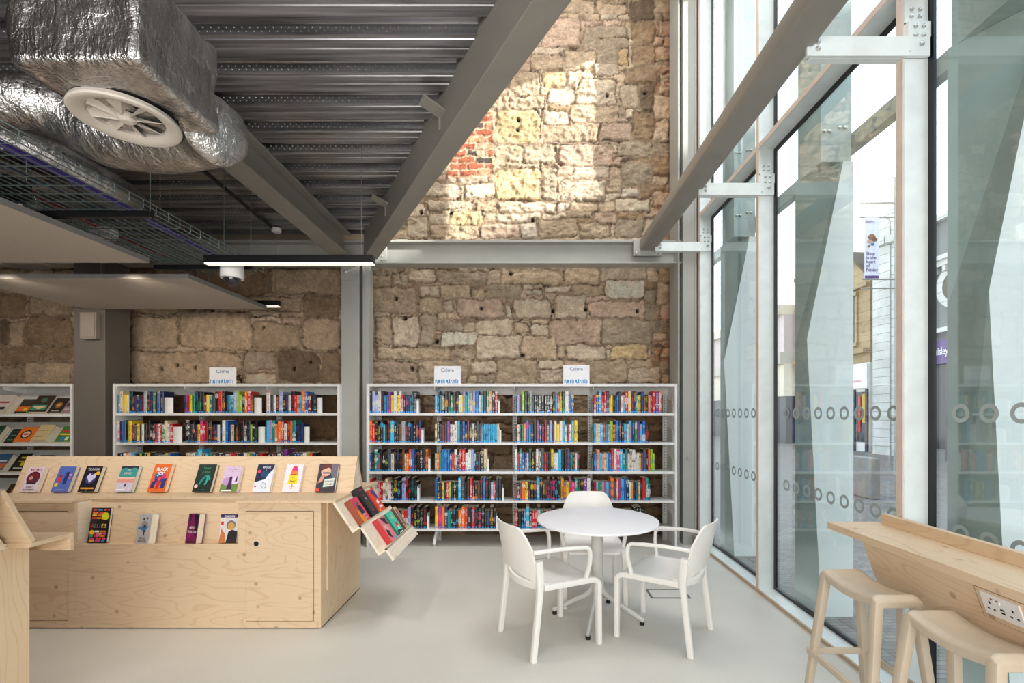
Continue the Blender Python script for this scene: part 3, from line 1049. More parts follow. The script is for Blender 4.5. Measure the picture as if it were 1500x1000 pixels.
put_text(m, 'LAUNDERERS', .13, mat('sign_red', (206, 40, 48), .5), lambda u, v: (BX - .135, 19.75 - u, 2.8 + v))
m.build('lettering', so, fix=False)
m = MB().box(BX - .06, BX - .03, 19.1, 21.5, GZ + .4, 2.4, GLASS_D)
for y in (19.16, 19.9, 20.6, 21.5): m.box(BX - .1, BX - .03, y - .06, y + .06, GZ, 2.5, DSHOP)
m.box(BX - .09, BX - .03, 19.5, 19.62, GZ + .8, 2.2, mat('poster_red', (190, 40, 44), .5)).box(BX - .09, BX - .03, 19.2, 19.4, GZ + 1.2, 2.3, mat('poster_yellow', (206, 170, 60), .5))
m.build('shopfront', t)

# pale modern block further up the street
t = thing('modern_building', (BX + 3, 30, GZ), 'pale pink and cream low modern block at the far end of the street', 'building')
MB().box(BX - .6, BX + 8, 24.4, 44, 4.7, 6.7, PINKC).build('upper_wall', t)
MB().box(BX - .9, BX + 8, 24.4, 44, 6.7, 7.2, CREAM).build('parapet', t)
MB().box(BX - .6, BX + 8, 24.4, 44, 2.4, 4.1, CREAM).box(BX - .8, BX + 8, 24.4, 44, 4.1, 4.7, mat('concrete_band', (196, 190, 180), .7)).build('lower_wall', t)
so = MB().box(BX - .5, BX + 8, 24.4, 44, GZ, 2.4, DSHOP).build('shopfront', t)
m = MB()
put_text(m, 'Shoe', .6, mat('sign_pale', (150, 156, 170), .5), lambda u, v: (BX - .51, 25.9 - u, 1.6 + v), sx=1.2)
m.build('lettering', so, fix=False)

# street banner on its post
t = thing('street_banner', (9.4, 12, GZ), 'purple and white street banner on a post outside', 'banner')
bxa, bxb, bza, bzb = wx(1265.5, 12), wx(1286, 12), wz(408, 12), wz(319, 12)
px_ = wx(1313, 12)
MB().tube([(px_, 12, GZ), (px_, 12, 7.6)], .06, GREY_STEEL, seg=12).build('post', t, smooth=True)
m = MB()
for yy, xs in ((297, 1260), (318, 1260), (409, 1262), (422, 1262)): m.tube([(px_, 12, wz(yy, 12)), (wx(xs, 12), 12, wz(yy, 12))], .02, GREY_STEEL, seg=6)
m.tube([(wx(1264, 12), 12, wz(304, 12)), (wx(1288, 12), 12, wz(288, 12))], .015, GREY_STEEL, seg=6)
m.build('banner_arms', t)
fl = MB().box(bxa, bxb, 11.97, 11.98, bza, bzb, mat('banner_cloth', (232, 232, 242), .7)).build('flag', t)
MB().box(bxa, bxb, 11.965, 11.97, bza, bza + .07, mat('banner_purple', (88, 66, 140), .6)).build('flag_hem', fl)
m = MB()
ink_p = mat('banner_ink', (84, 60, 140), .6)
for i, wd in enumerate(('Shop', 'in the', 'heart', 'of', 'Paisley')):
    put_text(m, wd, .115, ink_p, lambda u, v, i=i: (bxa + .03 + u, 11.964, bza + .60 - i * .105 + v), bold=.012, align='LEFT')
put_text(m, 'paisley', .085, ink_p, lambda u, v: (bxa + .03 + u, 11.964, bzb - .13 + v), align='LEFT')
m.build('lettering', fl, fix=False)
m = MB()
for u, v, r, c in ((.18, .62, .1, (150, 104, 70)), (.25, .55, .07, (120, 76, 52)), (.12, .5, .06, (206, 150, 120)), (.2, .42, .05, (90, 120, 170)), (.1, .36, .04, (150, 170, 200))):
    n = 14
    m.face([(bxa + u + r * math.cos(6.283 * i / n), 11.9635 - u * .01, bza + .5 + v * .9 + r * .8 * math.sin(6.283 * i / n)) for i in range(n)], mat('banner_pic_%d' % c[0], c, .6))
m.build('flag_picture', fl, fix=False)

# overhead cables strung along the street
for i in range(17):
    X0 = 3.6 + i * .62
    o = MB().tube([(X0, 2, 9.4), (X0, 24, 9.35), (X0, 46, 9.4)], .006, mat('cable_grey', (170, 170, 176), .5), seg=5).build('overhead_cable', loc=(X0, 24, 9.4))
    tag(o, 'thin straight overhead cable strung along the street', 'cable', 'overhead cables above the street')
# low stone bench block seen through the glass
tag(MB().box(wx(1254, 9), wx(1267, 9), 8.6, 9.2, GZ, wz(668, 9), mat('granite_block', (150, 146, 140), .7, bump=.2)).build('stone_seat', bevel=.02), 'grey granite block standing on the street paving', 'bench')
SKY_E = 1.9
SPOT_E = 18
SUN_E = 10.0
EXPO = 0.5
AREAS = [
    ('fill_behind', (-.5, -2.3, 1.9), (0, 4, 1.0), 5.0, 2.2, 165, (1, .97, .93)),
    ('void_fill', (.9, 3.0, 6.9), (.5, 3.6, 0), 2.0, 4.0, 150, (1, .98, .95)),  # added fill lamp high over the void; the roof itself is solid
]
# ------------------------------------------------------------------ bookcases
SY0, SY1 = 5.2, 5.46
SZ = [1.5, 1.171, .846, .521, .205]
SLOT = mat('slot_black', (20, 20, 20), .6)
GREY_WHITE = mat('grey_white_steel', (196, 196, 192), .45)


def bookcase(label, pxs, sloped=False, nm='bookcase'):
    xs = [wx(p, SY0) for p in pxs]
    t = thing(nm, ((xs[0] + xs[-1]) / 2, 5.33, 0), label, 'bookcase')
    th = .028
    for x in (xs[0], xs[-1] - th): MB().box(x, x + th, SY0 - .01, SY1 + .02, 0, 1.829, WHITE_METAL).build('end_panel', t, bevel=.003)
    for i in range(len(xs) - 1):
        a = xs[i] + (th if i == 0 else .001)
        c = xs[i + 1] - (th if i == len(xs) - 2 else .001)
        MB().box(a, c, SY0, SY1 + .02, 1.803, 1.829, WHITE_METAL).box(a, c, SY1 + .005, SY1 + .02, 1.715, 1.803, GREY_WHITE) \
            .prism([(a, SY0 + .005, 1.803), (a, SY1, 1.803), (a, SY1, 1.72), (a, SY0 + .005, 1.765)], (.004, 0, 0), WHITE_METAL).build('canopy', t)
        for k, z in enumerate(SZ):
            if sloped and k < 4:
                z0 = z - .02
                m = MB().box(a, c, SY0, SY0 + .03, z0 - .018, z0 + .012, WHITE_METAL)
                m.hexa([(a, SY0 + .03, z0 - .012), (c, SY0 + .03, z0 - .012), (c, SY1 - .06, z0 + .235), (a, SY1 - .06, z0 + .235)],
                       [(a, SY0 + .03, z0 - .002), (c, SY0 + .03, z0 - .002), (c, SY1 - .06, z0 + .245), (a, SY1 - .06, z0 + .245)], GREY_WHITE)
                m.build('sloped_shelf', t)
            else:
                MB().box(a, c, SY0, SY1, z - .027, z, WHITE_METAL).build('shelf', t, bevel=.002)
            m = MB()
            for x in ((a, ) if i else (a, )) + ((c - .004, ) if i == len(xs) - 2 else ()):
                m.prism([(x, SY0 + .05, z), (x, SY1, z), (x, SY1, z + .17), (x, SY0 + .09, z + .14), (x, SY0 + .05, z + .1)], (.003, 0, 0), GREY_WHITE)
            if not sloped: m.build('shelf_bracket', t)
    for i, x in enumerate(xs):
        xu = x + (.05 if i == 0 else (-.055 if i == len(xs) - 1 else 0.0))
        up = MB().box(xu - .026, xu + .026, SY1 + .021, SY1 + .05, .0, 1.80, GREY_WHITE).build('upright', t)
        m = MB()
        z = .3
        while z < 1.78:
            for s in (-.008, .012): m.box(xu + s - .004, xu + s + .004, SY1 + .0195, SY1 + .022, z, z + .014, SLOT)
            z += .032
        m.build('slots', up)
        if 0 < i < len(xs) - 1:
            m = MB()
            m.prism([(x - .014, SY0 + .01, .03), (x - .014, SY0 + .01, .075), (x - .014, SY0 + .19, .178), (x - .014, SY1 + .03, .178), (x - .014, SY1 + .03, .03), (x - .014, SY0 + .17, .03 + .06)], (.028, 0, 0), WHITE_METAL)
            fo = m.build('foot', t)
            MB().tube([(x, SY0 + .03, 0), (x, SY0 + .03, .03)], .018, CHROME, up=(1, 0, 0)).build('levelling_foot', fo)
    return t, xs


bcR, xsR = bookcase('wide four-bay white bookcase between the two right grey columns', [537, 636, 753, 869, 992])
bcL, xsL = bookcase('white crime bookcase left of the middle column, behind the plywood display', [166, 269, 389, 498])
bcF, xsF = bookcase('white face-out bookcase at the far left edge with tilted shelves', [-118, 3, 107], True, 'display_bookcase')

# ------------------------------------------------------------------ shelved books
COLS = dict(k=((22, 22, 26), 'black'), n=((30, 42, 92), 'navy'), b=((30, 98, 176), 'blue'), c=((60, 176, 222), 'sky-blue'), t=((20, 132, 128), 'teal'), g=((36, 150, 86), 'green'),
            l=((158, 200, 52), 'lime-green'), y=((240, 208, 40), 'yellow'), o=((236, 124, 44), 'orange'), a=((222, 160, 46), 'amber'), r=((206, 34, 44), 'red'), m=((126, 30, 52), 'maroon'),
            p=((222, 62, 126), 'pink'), v=((122, 58, 146), 'purple'), u=((158, 168, 218), 'lavender'), w=((232, 230, 226), 'white'), s=((160, 168, 176), 'silver-grey'), d=((72, 76, 84), 'dark-grey'),
            e=((226, 208, 174), 'cream'), h=((106, 80, 62), 'brown'), f=((240, 156, 122), 'salmon'))
ROWS = [  # bookcase, bay, shelf, px start, px end, books
    ('R', 0, 0, 541, 610, 'Ke Uw uw Wd Km bc tg Vp yo Wc y Wr r kw np nk kc Kc Ks'),
    ('R', 0, 1, 541, 617, 'Ok r Ky ky Kc cy kg Kr Cy k ka hk Sr kr Kc nk kw no Nr'),
    ('R', 0, 2, 541, 627, 'b kh T tr Km kw kl Db wh kh Kb km Hr a o R Bc kr kr Kw Kv Ok'),
    ('R', 0, 3, 541, 611, 'R er wt r r wk E wp kw Ky kc kn Uk Kr kr Kt kt'),
    ('R', 0, 4, 541, 625, 'w k r b k t o k p ct r kc o r U Kr ky Kl ks Kr'),
    ('R', 1, 0, 637, 729, 'c Nc tk kw Ka Kt g Km Ky w ye Ud gc Cw Ed Uy Bc ec ct Kd G O Kw R'),
    ('R', 1, 1, 637, 731, 'e Kw kd mk dk Vo w w W Ct kb By ny Mb ky w ke Kt km ck ck ck ck ck ck ck e'),
    ('R', 1, 2, 637, 713, 'eg o tb Bt Bc Bc b ro W k R R wc Wm Uc nw kc dm Ke Eg'),
    ('R', 1, 3, 637, 735, 'Bk ny nk y kg rw lg kn ke kt C Ds km Kd R kw ko hk Kr Bc Kr Kt uw r Kd Kn'),
    ('R', 1, 4, 637, 726, 'Yo Pv Oa N tk kw Kc kc o O R Kw Rc Kd kp Ks kh kb Ka ks'),
    ('R', 2, 0, 754, 841, 'nc up kn L Kc kl Sd kt k k k k k k k Ka ct r Y Kg Ws by by'),
    ('R', 2, 1, 754, 846, 'kr w kg gk o Bp cb na Kd Vo b kp Rm t Ur nk Ew yw We Ct wk kr w Cy Y'),
    ('R', 2, 2, 754, 849, 'Wc rb T bw na uw Kt ky kr W Kw Dt rk kt kn Y wb we Ct Kb Kr Nv tk ko wb kp'),
    ('R', 2, 3, 754, 865, 'dr k dr o y kp ky ko C Ka ky kp Kr kv Kp kc Kc Ak ob y Rb p Tw Kg Ka V Ws'),
    ('R', 2, 4, 754, 850, 'r kw kc bw C k r r N t kr o kw Kd b k r w k t r k'),
    ('R', 3, 0, 870, 969, 'r by Cw r R Nu yk y kw nc bc Kd wr co R Ey Nr Ko c y Nb ko kl fo ny R V O'),
    ('R', 3, 1, 870, 950, 'ct eh w c re tc un Lt ok Bc Na ke cv e Cr Nu G Vm co B kr'),
    ('R', 3, 2, 870, 959, 'bc Fd ct fd ed cu bu Rf Ws P C t Tb wr E Wk wb wk yk vb Dv kw Ob Lb lb'),
    ('R', 3, 3, 870, 953, 'rk up tg gl up pv cr br Oh dv O Vr Cb Bn Kw we a kr bn y kb Rm T kw'),
    ('R', 3, 4, 870, 944, 'k r b c o k n t g r k k b r k y w K K K k'),
    ('L', 0, 0, 170, 239, 'hk cw Eh ye ye we Kt ka nv ny nb mk S ka Nr Ta kn Ba Ny'),
    ('L', 0, 1, 170, 252, 'Wr Nr Bn Kg Yk ko na y kd wk kh Kr kw kw rn w rw g Ew wd rw'),
    ('L', 0, 2, 172, 250, 'kn n w o w c b k l k k y k k d e n k y b'),
    ('L', 1, 0, 270, 371, 'vk rk yk gk Kb Kg Kd m ye tw dr Kw Ro Ka kn cd t U L l kw O R ha'),
    ('L', 1, 1, 272, 377, 'Kw kd Kf nr y P r Mr Ka kr na we Kb Wo Bc nb ed kg ko kd Km Kw Kd l kw Kg'),
    ('L', 1, 2, 272, 384, 'e k w c C k c t h k k k h r r k n w y t b k r'),
    ('L', 2, 0, 390, 463, 'Wr dk ws kf U ky nv wc Kr r fk ct Ow Bw m kd k'),
    ('L', 2, 1, 390, 444, 'Cr Ur T o O Rw wk Mo Oh Tw kb nb nb'),
    ('L', 2, 2, 392, 462, 'k m k w k V k n k b k w y r k'),
]
ORD = ['first', 'second', 'third', 'fourth', 'fifth', 'sixth', 'seventh', 'eighth', 'ninth', 'tenth', 'eleventh', 'twelfth', 'thirteenth', 'fourteenth', 'fifteenth', 'sixteenth', 'seventeenth', 'eighteenth', 'nineteenth', 'twentieth']
ORD += ['twenty-' + o for o in ORD[:9]] + ['thirtieth']
SHELFN = ['top shelf', 'second shelf down', 'third shelf down', 'fourth shelf down', 'bottom shelf']
BAYN = {'R': ['first bay', 'second bay', 'third bay', 'fourth bay'], 'L': ['left bay', 'middle bay', 'right bay']}
CASEN = {'R': 'wide right bookcase', 'L': 'left crime bookcase'}


def book_geo(w, h, d, base, acc, seed):
    """spine towards -Y; returns verts, faces, material indices, spine uv per corner"""
    r = min(.004, w * .2)
    vs = [(0, r, 0), (w * .18, 0, 0), (w * .82, 0, 0), (w, r, 0), (w, d, 0), (0, d, 0)]
    vs = vs + [(x, y, h) for x, y, z in vs]
    # recessed page top
    e = min(.0018, w * .12)
    vs += [(e, .004, h - .003), (w - e, .004, h - .003), (w - e, d - .002, h - .003), (e, d - .002, h - .003)]
    fs, mi, uv = [], [], []
    us = [0.02, .2, .8, .98]
    for i in range(3):
        fs.append((i, i + 1, 7 + i, 6 + i))
        mi.append(0)
        uv += [(seed + us[i], 0), (seed + us[i + 1], 0), (seed + us[i + 1], 1), (seed + us[i], 1)]
    side = [((3, 4, 10, 9), 1), ((5, 0, 6, 11), 1), ((4, 5, 11, 10), 2), ((0, 5, 4, 3, 2, 1), 1), ((12, 13, 14, 15), 2),
            ((6, 7, 8, 9, 13, 12), 1), ((9, 10, 14, 13), 1), ((11, 6, 12, 15), 1), ((10, 11, 15, 14), 2)]
    for f, m_ in side:
        fs.append(f)
        mi.append(m_)
        uv += [(seed + .5, .14)] * len(f)
    return vs, fs, mi, uv


def books_mesh(name, items):
    """items: list of (matrix or offset, geo, base, accent)"""
    V, Fc, M, U, B, A = [], [], [], [], [], []
    for off, (vs, fs, mi, uv), base, acc in items:
        n = len(V)
        V += [(x + off[0], y + off[1], z + off[2]) for x, y, z in vs]
        Fc += [tuple(n + i for i in f) for f in fs]
        M += mi
        U += uv
        B += [base] * len(vs)
        A += [acc] * len(vs)
    me = bpy.data.meshes.new(name)
    me.from_pydata(V, [], Fc)
    for m_ in (SPINE, COVER, PAPER): me.materials.append(m_)
    me.polygons.foreach_set('material_index', M)
    ul = me.uv_layers.new(name='UVMap')
    ul.data.foreach_set('uv', np.array(U, dtype=np.float32).ravel())
    for nm, dat in (('Base', B), ('Accent', A)):
        at = me.attributes.new(nm, 'FLOAT_COLOR', 'POINT')
        at.data.foreach_set('color', np.array(dat, dtype=np.float32).ravel())
    me.update()
    return me


rb = random.Random(5)
allb, ends = [], []
SPY = 5.222
for case, bay, row, pa, pb, txt in ROWS:
    toks = txt.split()
    ws = [rb.uniform(.75, 1.2) * (1.22 if tk[0].isupper() else 1.0) for tk in toks]
    xa, xb = wx(pa, SPY), wx(pb, SPY)
    k = (xb - xa) / sum(ws)
    x = xa
    hl = [rb.uniform(.2, .208) for _ in range(8)]
    for i, (tk, w) in enumerate(zip(toks, ws)):
        w *= k
        tall = tk[0].isupper()
        h = rb.uniform(.24, .25) if tall else rb.choice(hl)
        if row == 4: h *= .97
        base = tk[0].lower()
        acc = tk[1] if len(tk) > 1 else ('w' if base not in 'wey' else 'k')
        j = rb.uniform(.86, 1.12)
        bc = tuple(min(1, c * j) for c in srgb(*COLS[base][0])[:3]) + (1,)
        ac = srgb(*COLS[acc][0])
        d = (.158 if tall else .13) + rb.uniform(-.006, .006)
        hidden = (row == 4 and case == 'R' and (bay == 3 or x > wx(800, SPY) or x < wx(580, SPY))) or (case == 'L' and row == 2) or (case == 'R' and row == 3 and x < wx(553, SPY))
        allb.append(dict(case=case, bay=bay, row=row, i=i, n=len(toks), x=x, w=w - .0007, h=h, d=d, base=base, acc=acc, two=len(tk) > 1, bc=bc, ac=ac, tall=tall,
                         score=0 if hidden else w * h, seed=rb.randrange(1, 400), z=SZ[row], y=SPY + rb.uniform(-.003, .005)))
        x += w
    ends.append((case, bay, row, x))
order = sorted(range(len(allb)), key=lambda q: -allb[q]['score'])
keep = set(order[:268])
rest = []
for q, bk in enumerate(allb):
    geo = book_geo(bk['w'], bk['h'], bk['d'], bk['bc'], bk['ac'], bk['seed'])
    if q in keep:
        me = books_mesh('book', [((0, 0, 0), geo, bk['bc'], bk['ac'])])
        o = bpy.data.objects.new('book', me)
        C.objects.link(o)
        o.location = (bk['x'], bk['y'], bk['z'])
        nm = COLS[bk['base']][1]
        an = COLS[bk['acc']][1]
        desc = ('tall ' if bk['tall'] else '') + (nm + ' and ' + an if bk['two'] and bk['acc'] != bk['base'] else nm)
        pos = 'leftmost on' if bk['i'] == 0 else ('rightmost on' if bk['i'] == bk['n'] - 1 else ORD[bk['i']] + ' along')
        tag(o, '%s book %s %s, %s, %s' % (desc, pos, SHELFN[bk['row']], BAYN[bk['case']][bk['bay']], CASEN[bk['case']]), 'book', 'books standing spine out on the white shelves')
    else:
        rest.append(((bk['x'], bk['y'], bk['z']), geo, bk['bc'], bk['ac']))
o = bpy.data.objects.new('shelved_books', books_mesh('shelved_books', rest))
C.objects.link(o)
tag(o, 'slimmer and half hidden books filling out the rows on the two spine-out bookcases', 'book', kind='stuff')

# bookends
wide = {('L', 0, 0): .1, ('L', 0, 1): .1, ('L', 1, 0): .085, ('L', 1, 1): .075, ('L', 2, 0): .06, ('L', 2, 1): .062}
for case, bay, row, x in ends:
    if case == 'L' and row == 2: continue
    if case == 'R' and row < 3 and bay >= 2: continue
    if case == 'R' and (bay == 3 or (bay == 2 and row > 2)): continue
    z = SZ[row]
    w = wide.get((case, bay, row), .022)
    m = MB()
    if case == 'L':
        n = 7     # curved plate seen from its broad side
        pts = [(x + .004 + w * i / n, SPY + .012 - .02 * math.sin(math.pi * i / n)) for i in range(n + 1)]
        for i in range(n):
            (a, c), (e, g) = pts[i], pts[i + 1]
            m.hexa([(a, c, z), (e, g, z), (e, g + .003, z), (a, c + .003, z)], [(a, c, z + .178), (e, g, z + .178), (e, g + .003, z + .178), (a, c + .003, z + .178)], WHITE_METAL)
        m.box(x + .004, x + .004 + w, SPY + .02, SPY + .14, z, z + .003, WHITE_METAL)
    else:
        m.prism([(x + .003, SPY - .005, z), (x + .003, SPY + .15, z), (x + .003, SPY + .15, z + .165), (x + .003, SPY + .02, z + .165), (x + .003, SPY - .005, z + .14)], (.003, 0, 0), WHITE_METAL)
        m.box(x - .1 + .003, x + .003, SPY + .03, SPY + .12, z, z + .0008, WHITE_METAL)
        m.prism([(x + .003, SPY - .005, z), (x + .003, SPY - .005, z + .14), (x + .003 + w, SPY + .004, z + .14), (x + .003 + w, SPY + .004, z)], (0, .003, 0), WHITE_METAL)
    o = m.build('bookend', loc=(x, SPY + .07, z))
    tag(o, 'white metal bookend closing the books, %s, %s, %s' % (SHELFN[row], BAYN[case][bay], CASEN[case]), 'bookend', 'white bookends on the shelves')

# crime signs
for pa, pb, ya, yb, lab in ((306.5, 346, 538, 564, 'white Crime sign on top of the left crime bookcase'), (636, 675, 536, 563, 'left one of two white Crime signs on the wide right bookcase'), (825, 863.5, 534.5, 562, 'right one of two white Crime signs on the wide right bookcase')):
    yy = 5.25
    xa, xb, za, zb = wx(pa, yy), wx(pb, yy), 1.83, wz(ya, yy)
    t = thing('shelf_sign', ((xa + xb) / 2, yy, za), lab, 'sign', 'crime signs on the bookcases')
    MB().box(xa, xb, yy, yy + .004, za, zb, CARD).box(xa, xb, yy, yy + .1, za - .001, za + .002, CARD).build('sign_card', t)
    m = MB()
    put_text(m, 'Crime', .058, mat('sign_ink', (70, 110, 150), .6), lambda u, v: ((xa + xb) / 2 + u, yy - .001, zb - .062 + v))
    m.build('lettering', t, fix=False)
    m = MB()
    rs2 = random.Random(3)
    x = xa + .012
    while x < xb - .02:
        w = rs2.uniform(.006, .012)
        h = rs2.uniform(.042, .056)
        s = rs2.choice([0, 0, 0, .008, -.008])
        m.face([(x, yy - .001, za + .006), (x + w, yy - .001, za + .006), (x + w + s, yy - .001, za + h), (x + s, yy - .001, za + h)], BLUE_INK)
        x += w + rs2.uniform(.003, .012)
    m.build('book_pattern', t, fix=False)


# ------------------------------------------------------------------ face-out books
def display_book(name, w, h, t_, base, art, label, group, M, spine=None, titles=(), pages=True, loc=None):
    """cover faces -Y, stands on z=0, back at y=0; M places it"""
    t = thing(name, (0, 0, 0), label, 'book', group)
    bm_ = ink(base)
    sm = ink(spine) if spine else bm_
    e = .0012
    MB().box(0, w, -t_, -t_ + e, 0, h, bm_).box(0, w, -e, 0, 0, h, bm_).box(-.0008, 0, -t_, 0, 0, h, sm).build('cover', t)
    MB().box(.0004, w - .003, -t_ + e + .0001, -e - .0001, .003, h - .003, PAPER).build('page_block', t)
    y = -t_ - .0005
    m = MB()
    lay = 0
    for a in art:
        lay += 1
        yy = y - lay * .00012
        if a[0] == 'r':
            _, u0, v0, u1, v1, c = a
            m.face([(u0 * w, yy, v0 * h), (u1 * w, yy, v0 * h), (u1 * w, yy, v1 * h), (u0 * w, yy, v1 * h)], ink(c))
        elif a[0] == 'c':
            _, u, v, r, c = a
            n = 18
            m.face([(u * w + r * w * math.cos(6.2832 * i / n), yy, v * h + r * w * math.sin(6.2832 * i / n)) for i in range(n)], ink(c))
        elif a[0] == 'p':
            m.face([(u * w, yy, v * h) for u, v in a[2:]], ink(a[1]))
        elif a[0] == 's':           # swirl stroke: list of points, width, colour
            pts, wd, c = a[1], a[2], a[3]
            m2 = [Vector((u * w, yy, v * h)) for u, v in pts]
            for i in range(len(m2) - 1):
                d = (m2[i + 1] - m2[i])
                nrm = Vector((-d.z, 0, d.x)).normalized() * wd * w
                m.face([tuple(m2[i] - nrm), tuple(m2[i + 1] - nrm), tuple(m2[i + 1] + nrm), tuple(m2[i] + nrm)], ink(c))
    if art: m.build('cover_art', t, fix=False)
    yy = y - (lay + 2) * .00012
    if titles:
        m = MB()
        for tx, u, v, s, c, b_ in titles:
            put_text(m, tx, s * h, ink(c), lambda a, q, u=u, v=v: (u * w + a, yy, v * h + q), bold=b_, sx=.8)
        m.build('title', t, fix=False)
    t.location = M.to_translation()
    t.rotation_euler = M.to_euler()
    return t


def lean(x, y, z, ang, yaw=0): return Matrix.Translation((x, y, z)) @ Matrix.Rotation(yaw, 4, 'Z') @ Matrix.Rotation(-ang, 4, 'X')


# ------------------------------------------------------------------ big plywood display unit
U0, U1 = -3.905, -1.335          # ledge and slope extent
B0x, B1x = -3.80, -1.448         # body extent
FY = 3.23
LZ = .90
disp = thing('plywood_display_unit', (-2.6, 3.6, 0), 'long low spruce plywood book display unit with sloped top and open niche', 'display unit')
dr_r = (wx(361, FY), wx(459, FY), wz(909, FY), wz(749, FY))
dr_l = (wx(1, FY), wx(99, FY), wz(908, FY), wz(749, FY))
nx0, nx1, nz0 = wx(110, FY), wx(349, FY), wz(797, FY)
zt = LZ - .022
g = .004


def front(parts, nm, par): 
    m = MB()
    for x0, x1, z0, z1 in parts: m.box(x0, x1, FY, FY + .018, z0, z1, PLY)
    return m.build(nm, par)


front([(nx1, dr_r[0] - g, .008, zt), (dr_r[1] + g, B1x, .008, zt), (dr_r[0] - g, dr_r[1] + g, dr_r[3] + g, zt), (dr_r[0] - g, dr_r[1] + g, .008, dr_r[2] - g)], 'right_front', disp)
front([(B0x, dr_l[0] - g, .008, zt), (dr_l[1] + g, nx0, .008, zt), (dr_l[0] - g, dr_l[1] + g, dr_l[3] + g, zt), (dr_l[0] - g, dr_l[1] + g, .008, dr_l[2] - g)], 'left_front', disp)
front([(nx0 + .0006, nx1 - .0006, .008, nz0)], 'centre_front', disp)
for d in (dr_r, dr_l):
    do = MB().box(d[0], d[1], FY - .0015, FY + .016, d[2], d[3], PLY).build('door', disp)
    if d is dr_r:
        hx, hz = wx(375.5, FY), wz(796, FY)
        n = 20
        MB().face([(hx + .018 * math.cos(6.283 * i / n), FY - .0022, hz + .018 * math.sin(6.283 * i / n)) for i in range(n)], BLACK).build('finger_hole', do, fix=False)
        m = MB()
        o_ = [(hx + .018 * math.cos(6.283 * i / n), FY - .0024, hz + .018 * math.sin(6.283 * i / n)) for i in range(n)]
        i_ = [(hx + .0205 * math.cos(6.283 * i / n), FY - .0024, hz + .0205 * math.sin(6.283 * i / n)) for i in range(n)]
        m.add(o_ + i_, [(i, (i + 1) % n, n + (i + 1) % n, n + i) for i in range(n)], PLY_E)
        m.build('hole_rim', do, fix=False)
    MB().box(d[0] - .012, d[1] + .012, FY + .0185, FY + .03, d[2] - .012, d[3] + .012, DARKGAP).build('door_recess', disp)
MB().box(B0x, B1x, FY + .03, FY + .74, .0, .008, DARKGAP).build('plinth', disp)
# niche
MB().box(nx0 - .018, nx0, FY + .0182, FY + .13, nz0 - .1, zt, PLY_LT).build('niche_side', disp)
MB().box(nx1, nx1 + .018, FY + .019, FY + .13, nz0 - .1, zt, PLY_LT).build('niche_side', disp)
MB().box(nx0, nx1, FY + .019, FY + .12, nz0 - .03, nz0 - .012, PLY).build('niche_shelf', disp)
MB().hexa([(nx0, FY + .085, nz0 - .012), (nx1, FY + .085, nz0 - .012), (nx1, FY + .103, nz0 - .012), (nx0, FY + .103, nz0 - .012)],
          [(nx0, FY + .13, zt), (nx1, FY + .13, zt), (nx1, FY + .148, zt), (nx0, FY + .148, zt)], PLY).build('niche_back', disp)
# body sides
MB().box(B1x - .018, B1x, FY + .018, FY + .74, .008, zt, PLY_V).build('end_panel', disp)
MB().box(B1x, B1x + .012, FY + .09, FY + .73, .235, zt, PLY_V).build('end_facing', disp)
MB().box(B0x, B0x + .018, FY + .018, FY + .74, .008, zt, PLY_V).build('end_panel', disp)
MB().box(B0x + .018, B1x - .018, FY + .722, FY + .74, .008, zt, PLY).build('back_panel', disp)
# ledge with set back middle
poly = [(U0, 3.2), (nx0 - .01, 3.2), (nx0 + .0, 3.2), (nx0 + .0, 3.345), (nx1, 3.345), (nx1, 3.2), (U1, 3.2), (U1, 3.5), (U0, 3.5)]
MB().prism([(x, y, LZ - .02) for x, y in poly], (0, 0, .02), PLY_Y).build('front_ledge', disp, bevel=.0015)
MB().box(U0, U1, 3.742, 4.03, LZ - .02, LZ, PLY_Y).build('back_ledge', disp, bevel=.0015)
th = .018
MB().hexa([(U0, 3.5, LZ - .02), (U1, 3.5, LZ - .02), (U1, 3.52, LZ - .02), (U0, 3.52, LZ - .02)], [(U0, 3.612, 1.165), (U1, 3.612, 1.165), (U1, 3.621, 1.165), (U0, 3.621, 1.165)], PLY).build('front_slope', disp, bevel=.0015)
MB().hexa([(U0, 3.722, LZ - .02), (U1, 3.722, LZ - .02), (U1, 3.742, LZ - .02), (U0, 3.742, LZ - .02)], [(U0, 3.621, 1.163), (U1, 3.621, 1.163), (U1, 3.63, 1.163), (U0, 3.63, 1.163)], PLY).build('back_slope', disp, bevel=.0015)
for x in (U0 + .03, U1 - .022):
    MB().prism([(x, 3.522, LZ - .02), (x, 3.72, LZ - .02), (x, 3.621, 1.145)], (.016, 0, 0), PLY_LT).build('gable', disp)
# stepped rack hung on the right-hand end
d = Vector((.556, 0, -.831))
n = Vector((.831, 0, .556))
q = Vector((-1.34, 0, .885))
prof = [q]
for L, ax in ((.2285, d), (.062, n), (.23, d), (.06, n), (.082, d)): prof.append(prof[-1] + ax * L)
RA = prof
ry0, ry1 = 3.2, 3.885
m = MB()
for i in range(5):
    a, c = prof[i], prof[i + 1]
    ax = (c - a).normalized()
    nn = n if i % 2 == 0 else d
    if i % 2 == 0: a2, c2 = a - d * (.0 if i == 0 else 0.0), c + d * .016
    else: a2, c2 = a + n * 0.0, c - n * .0
    off = -n * .016 if i % 2 == 0 else d * .016
    poly = [a2, c2, c2 + off, a2 + off]
    mm = MB().prism([(p.x, ry0, p.z) for p in poly], (0, ry1 - ry0, 0), PLY_LT)
    mm.build(['upper_tray', 'upper_step', 'lower_tray', 'lower_step', 'front_lip'][i], disp, bevel=.001)

LEANA = math.atan2(.112, .265)
BG = 'books facing out along the sloped top of the plywood display'
YB, ZB = 3.499, LZ + .001


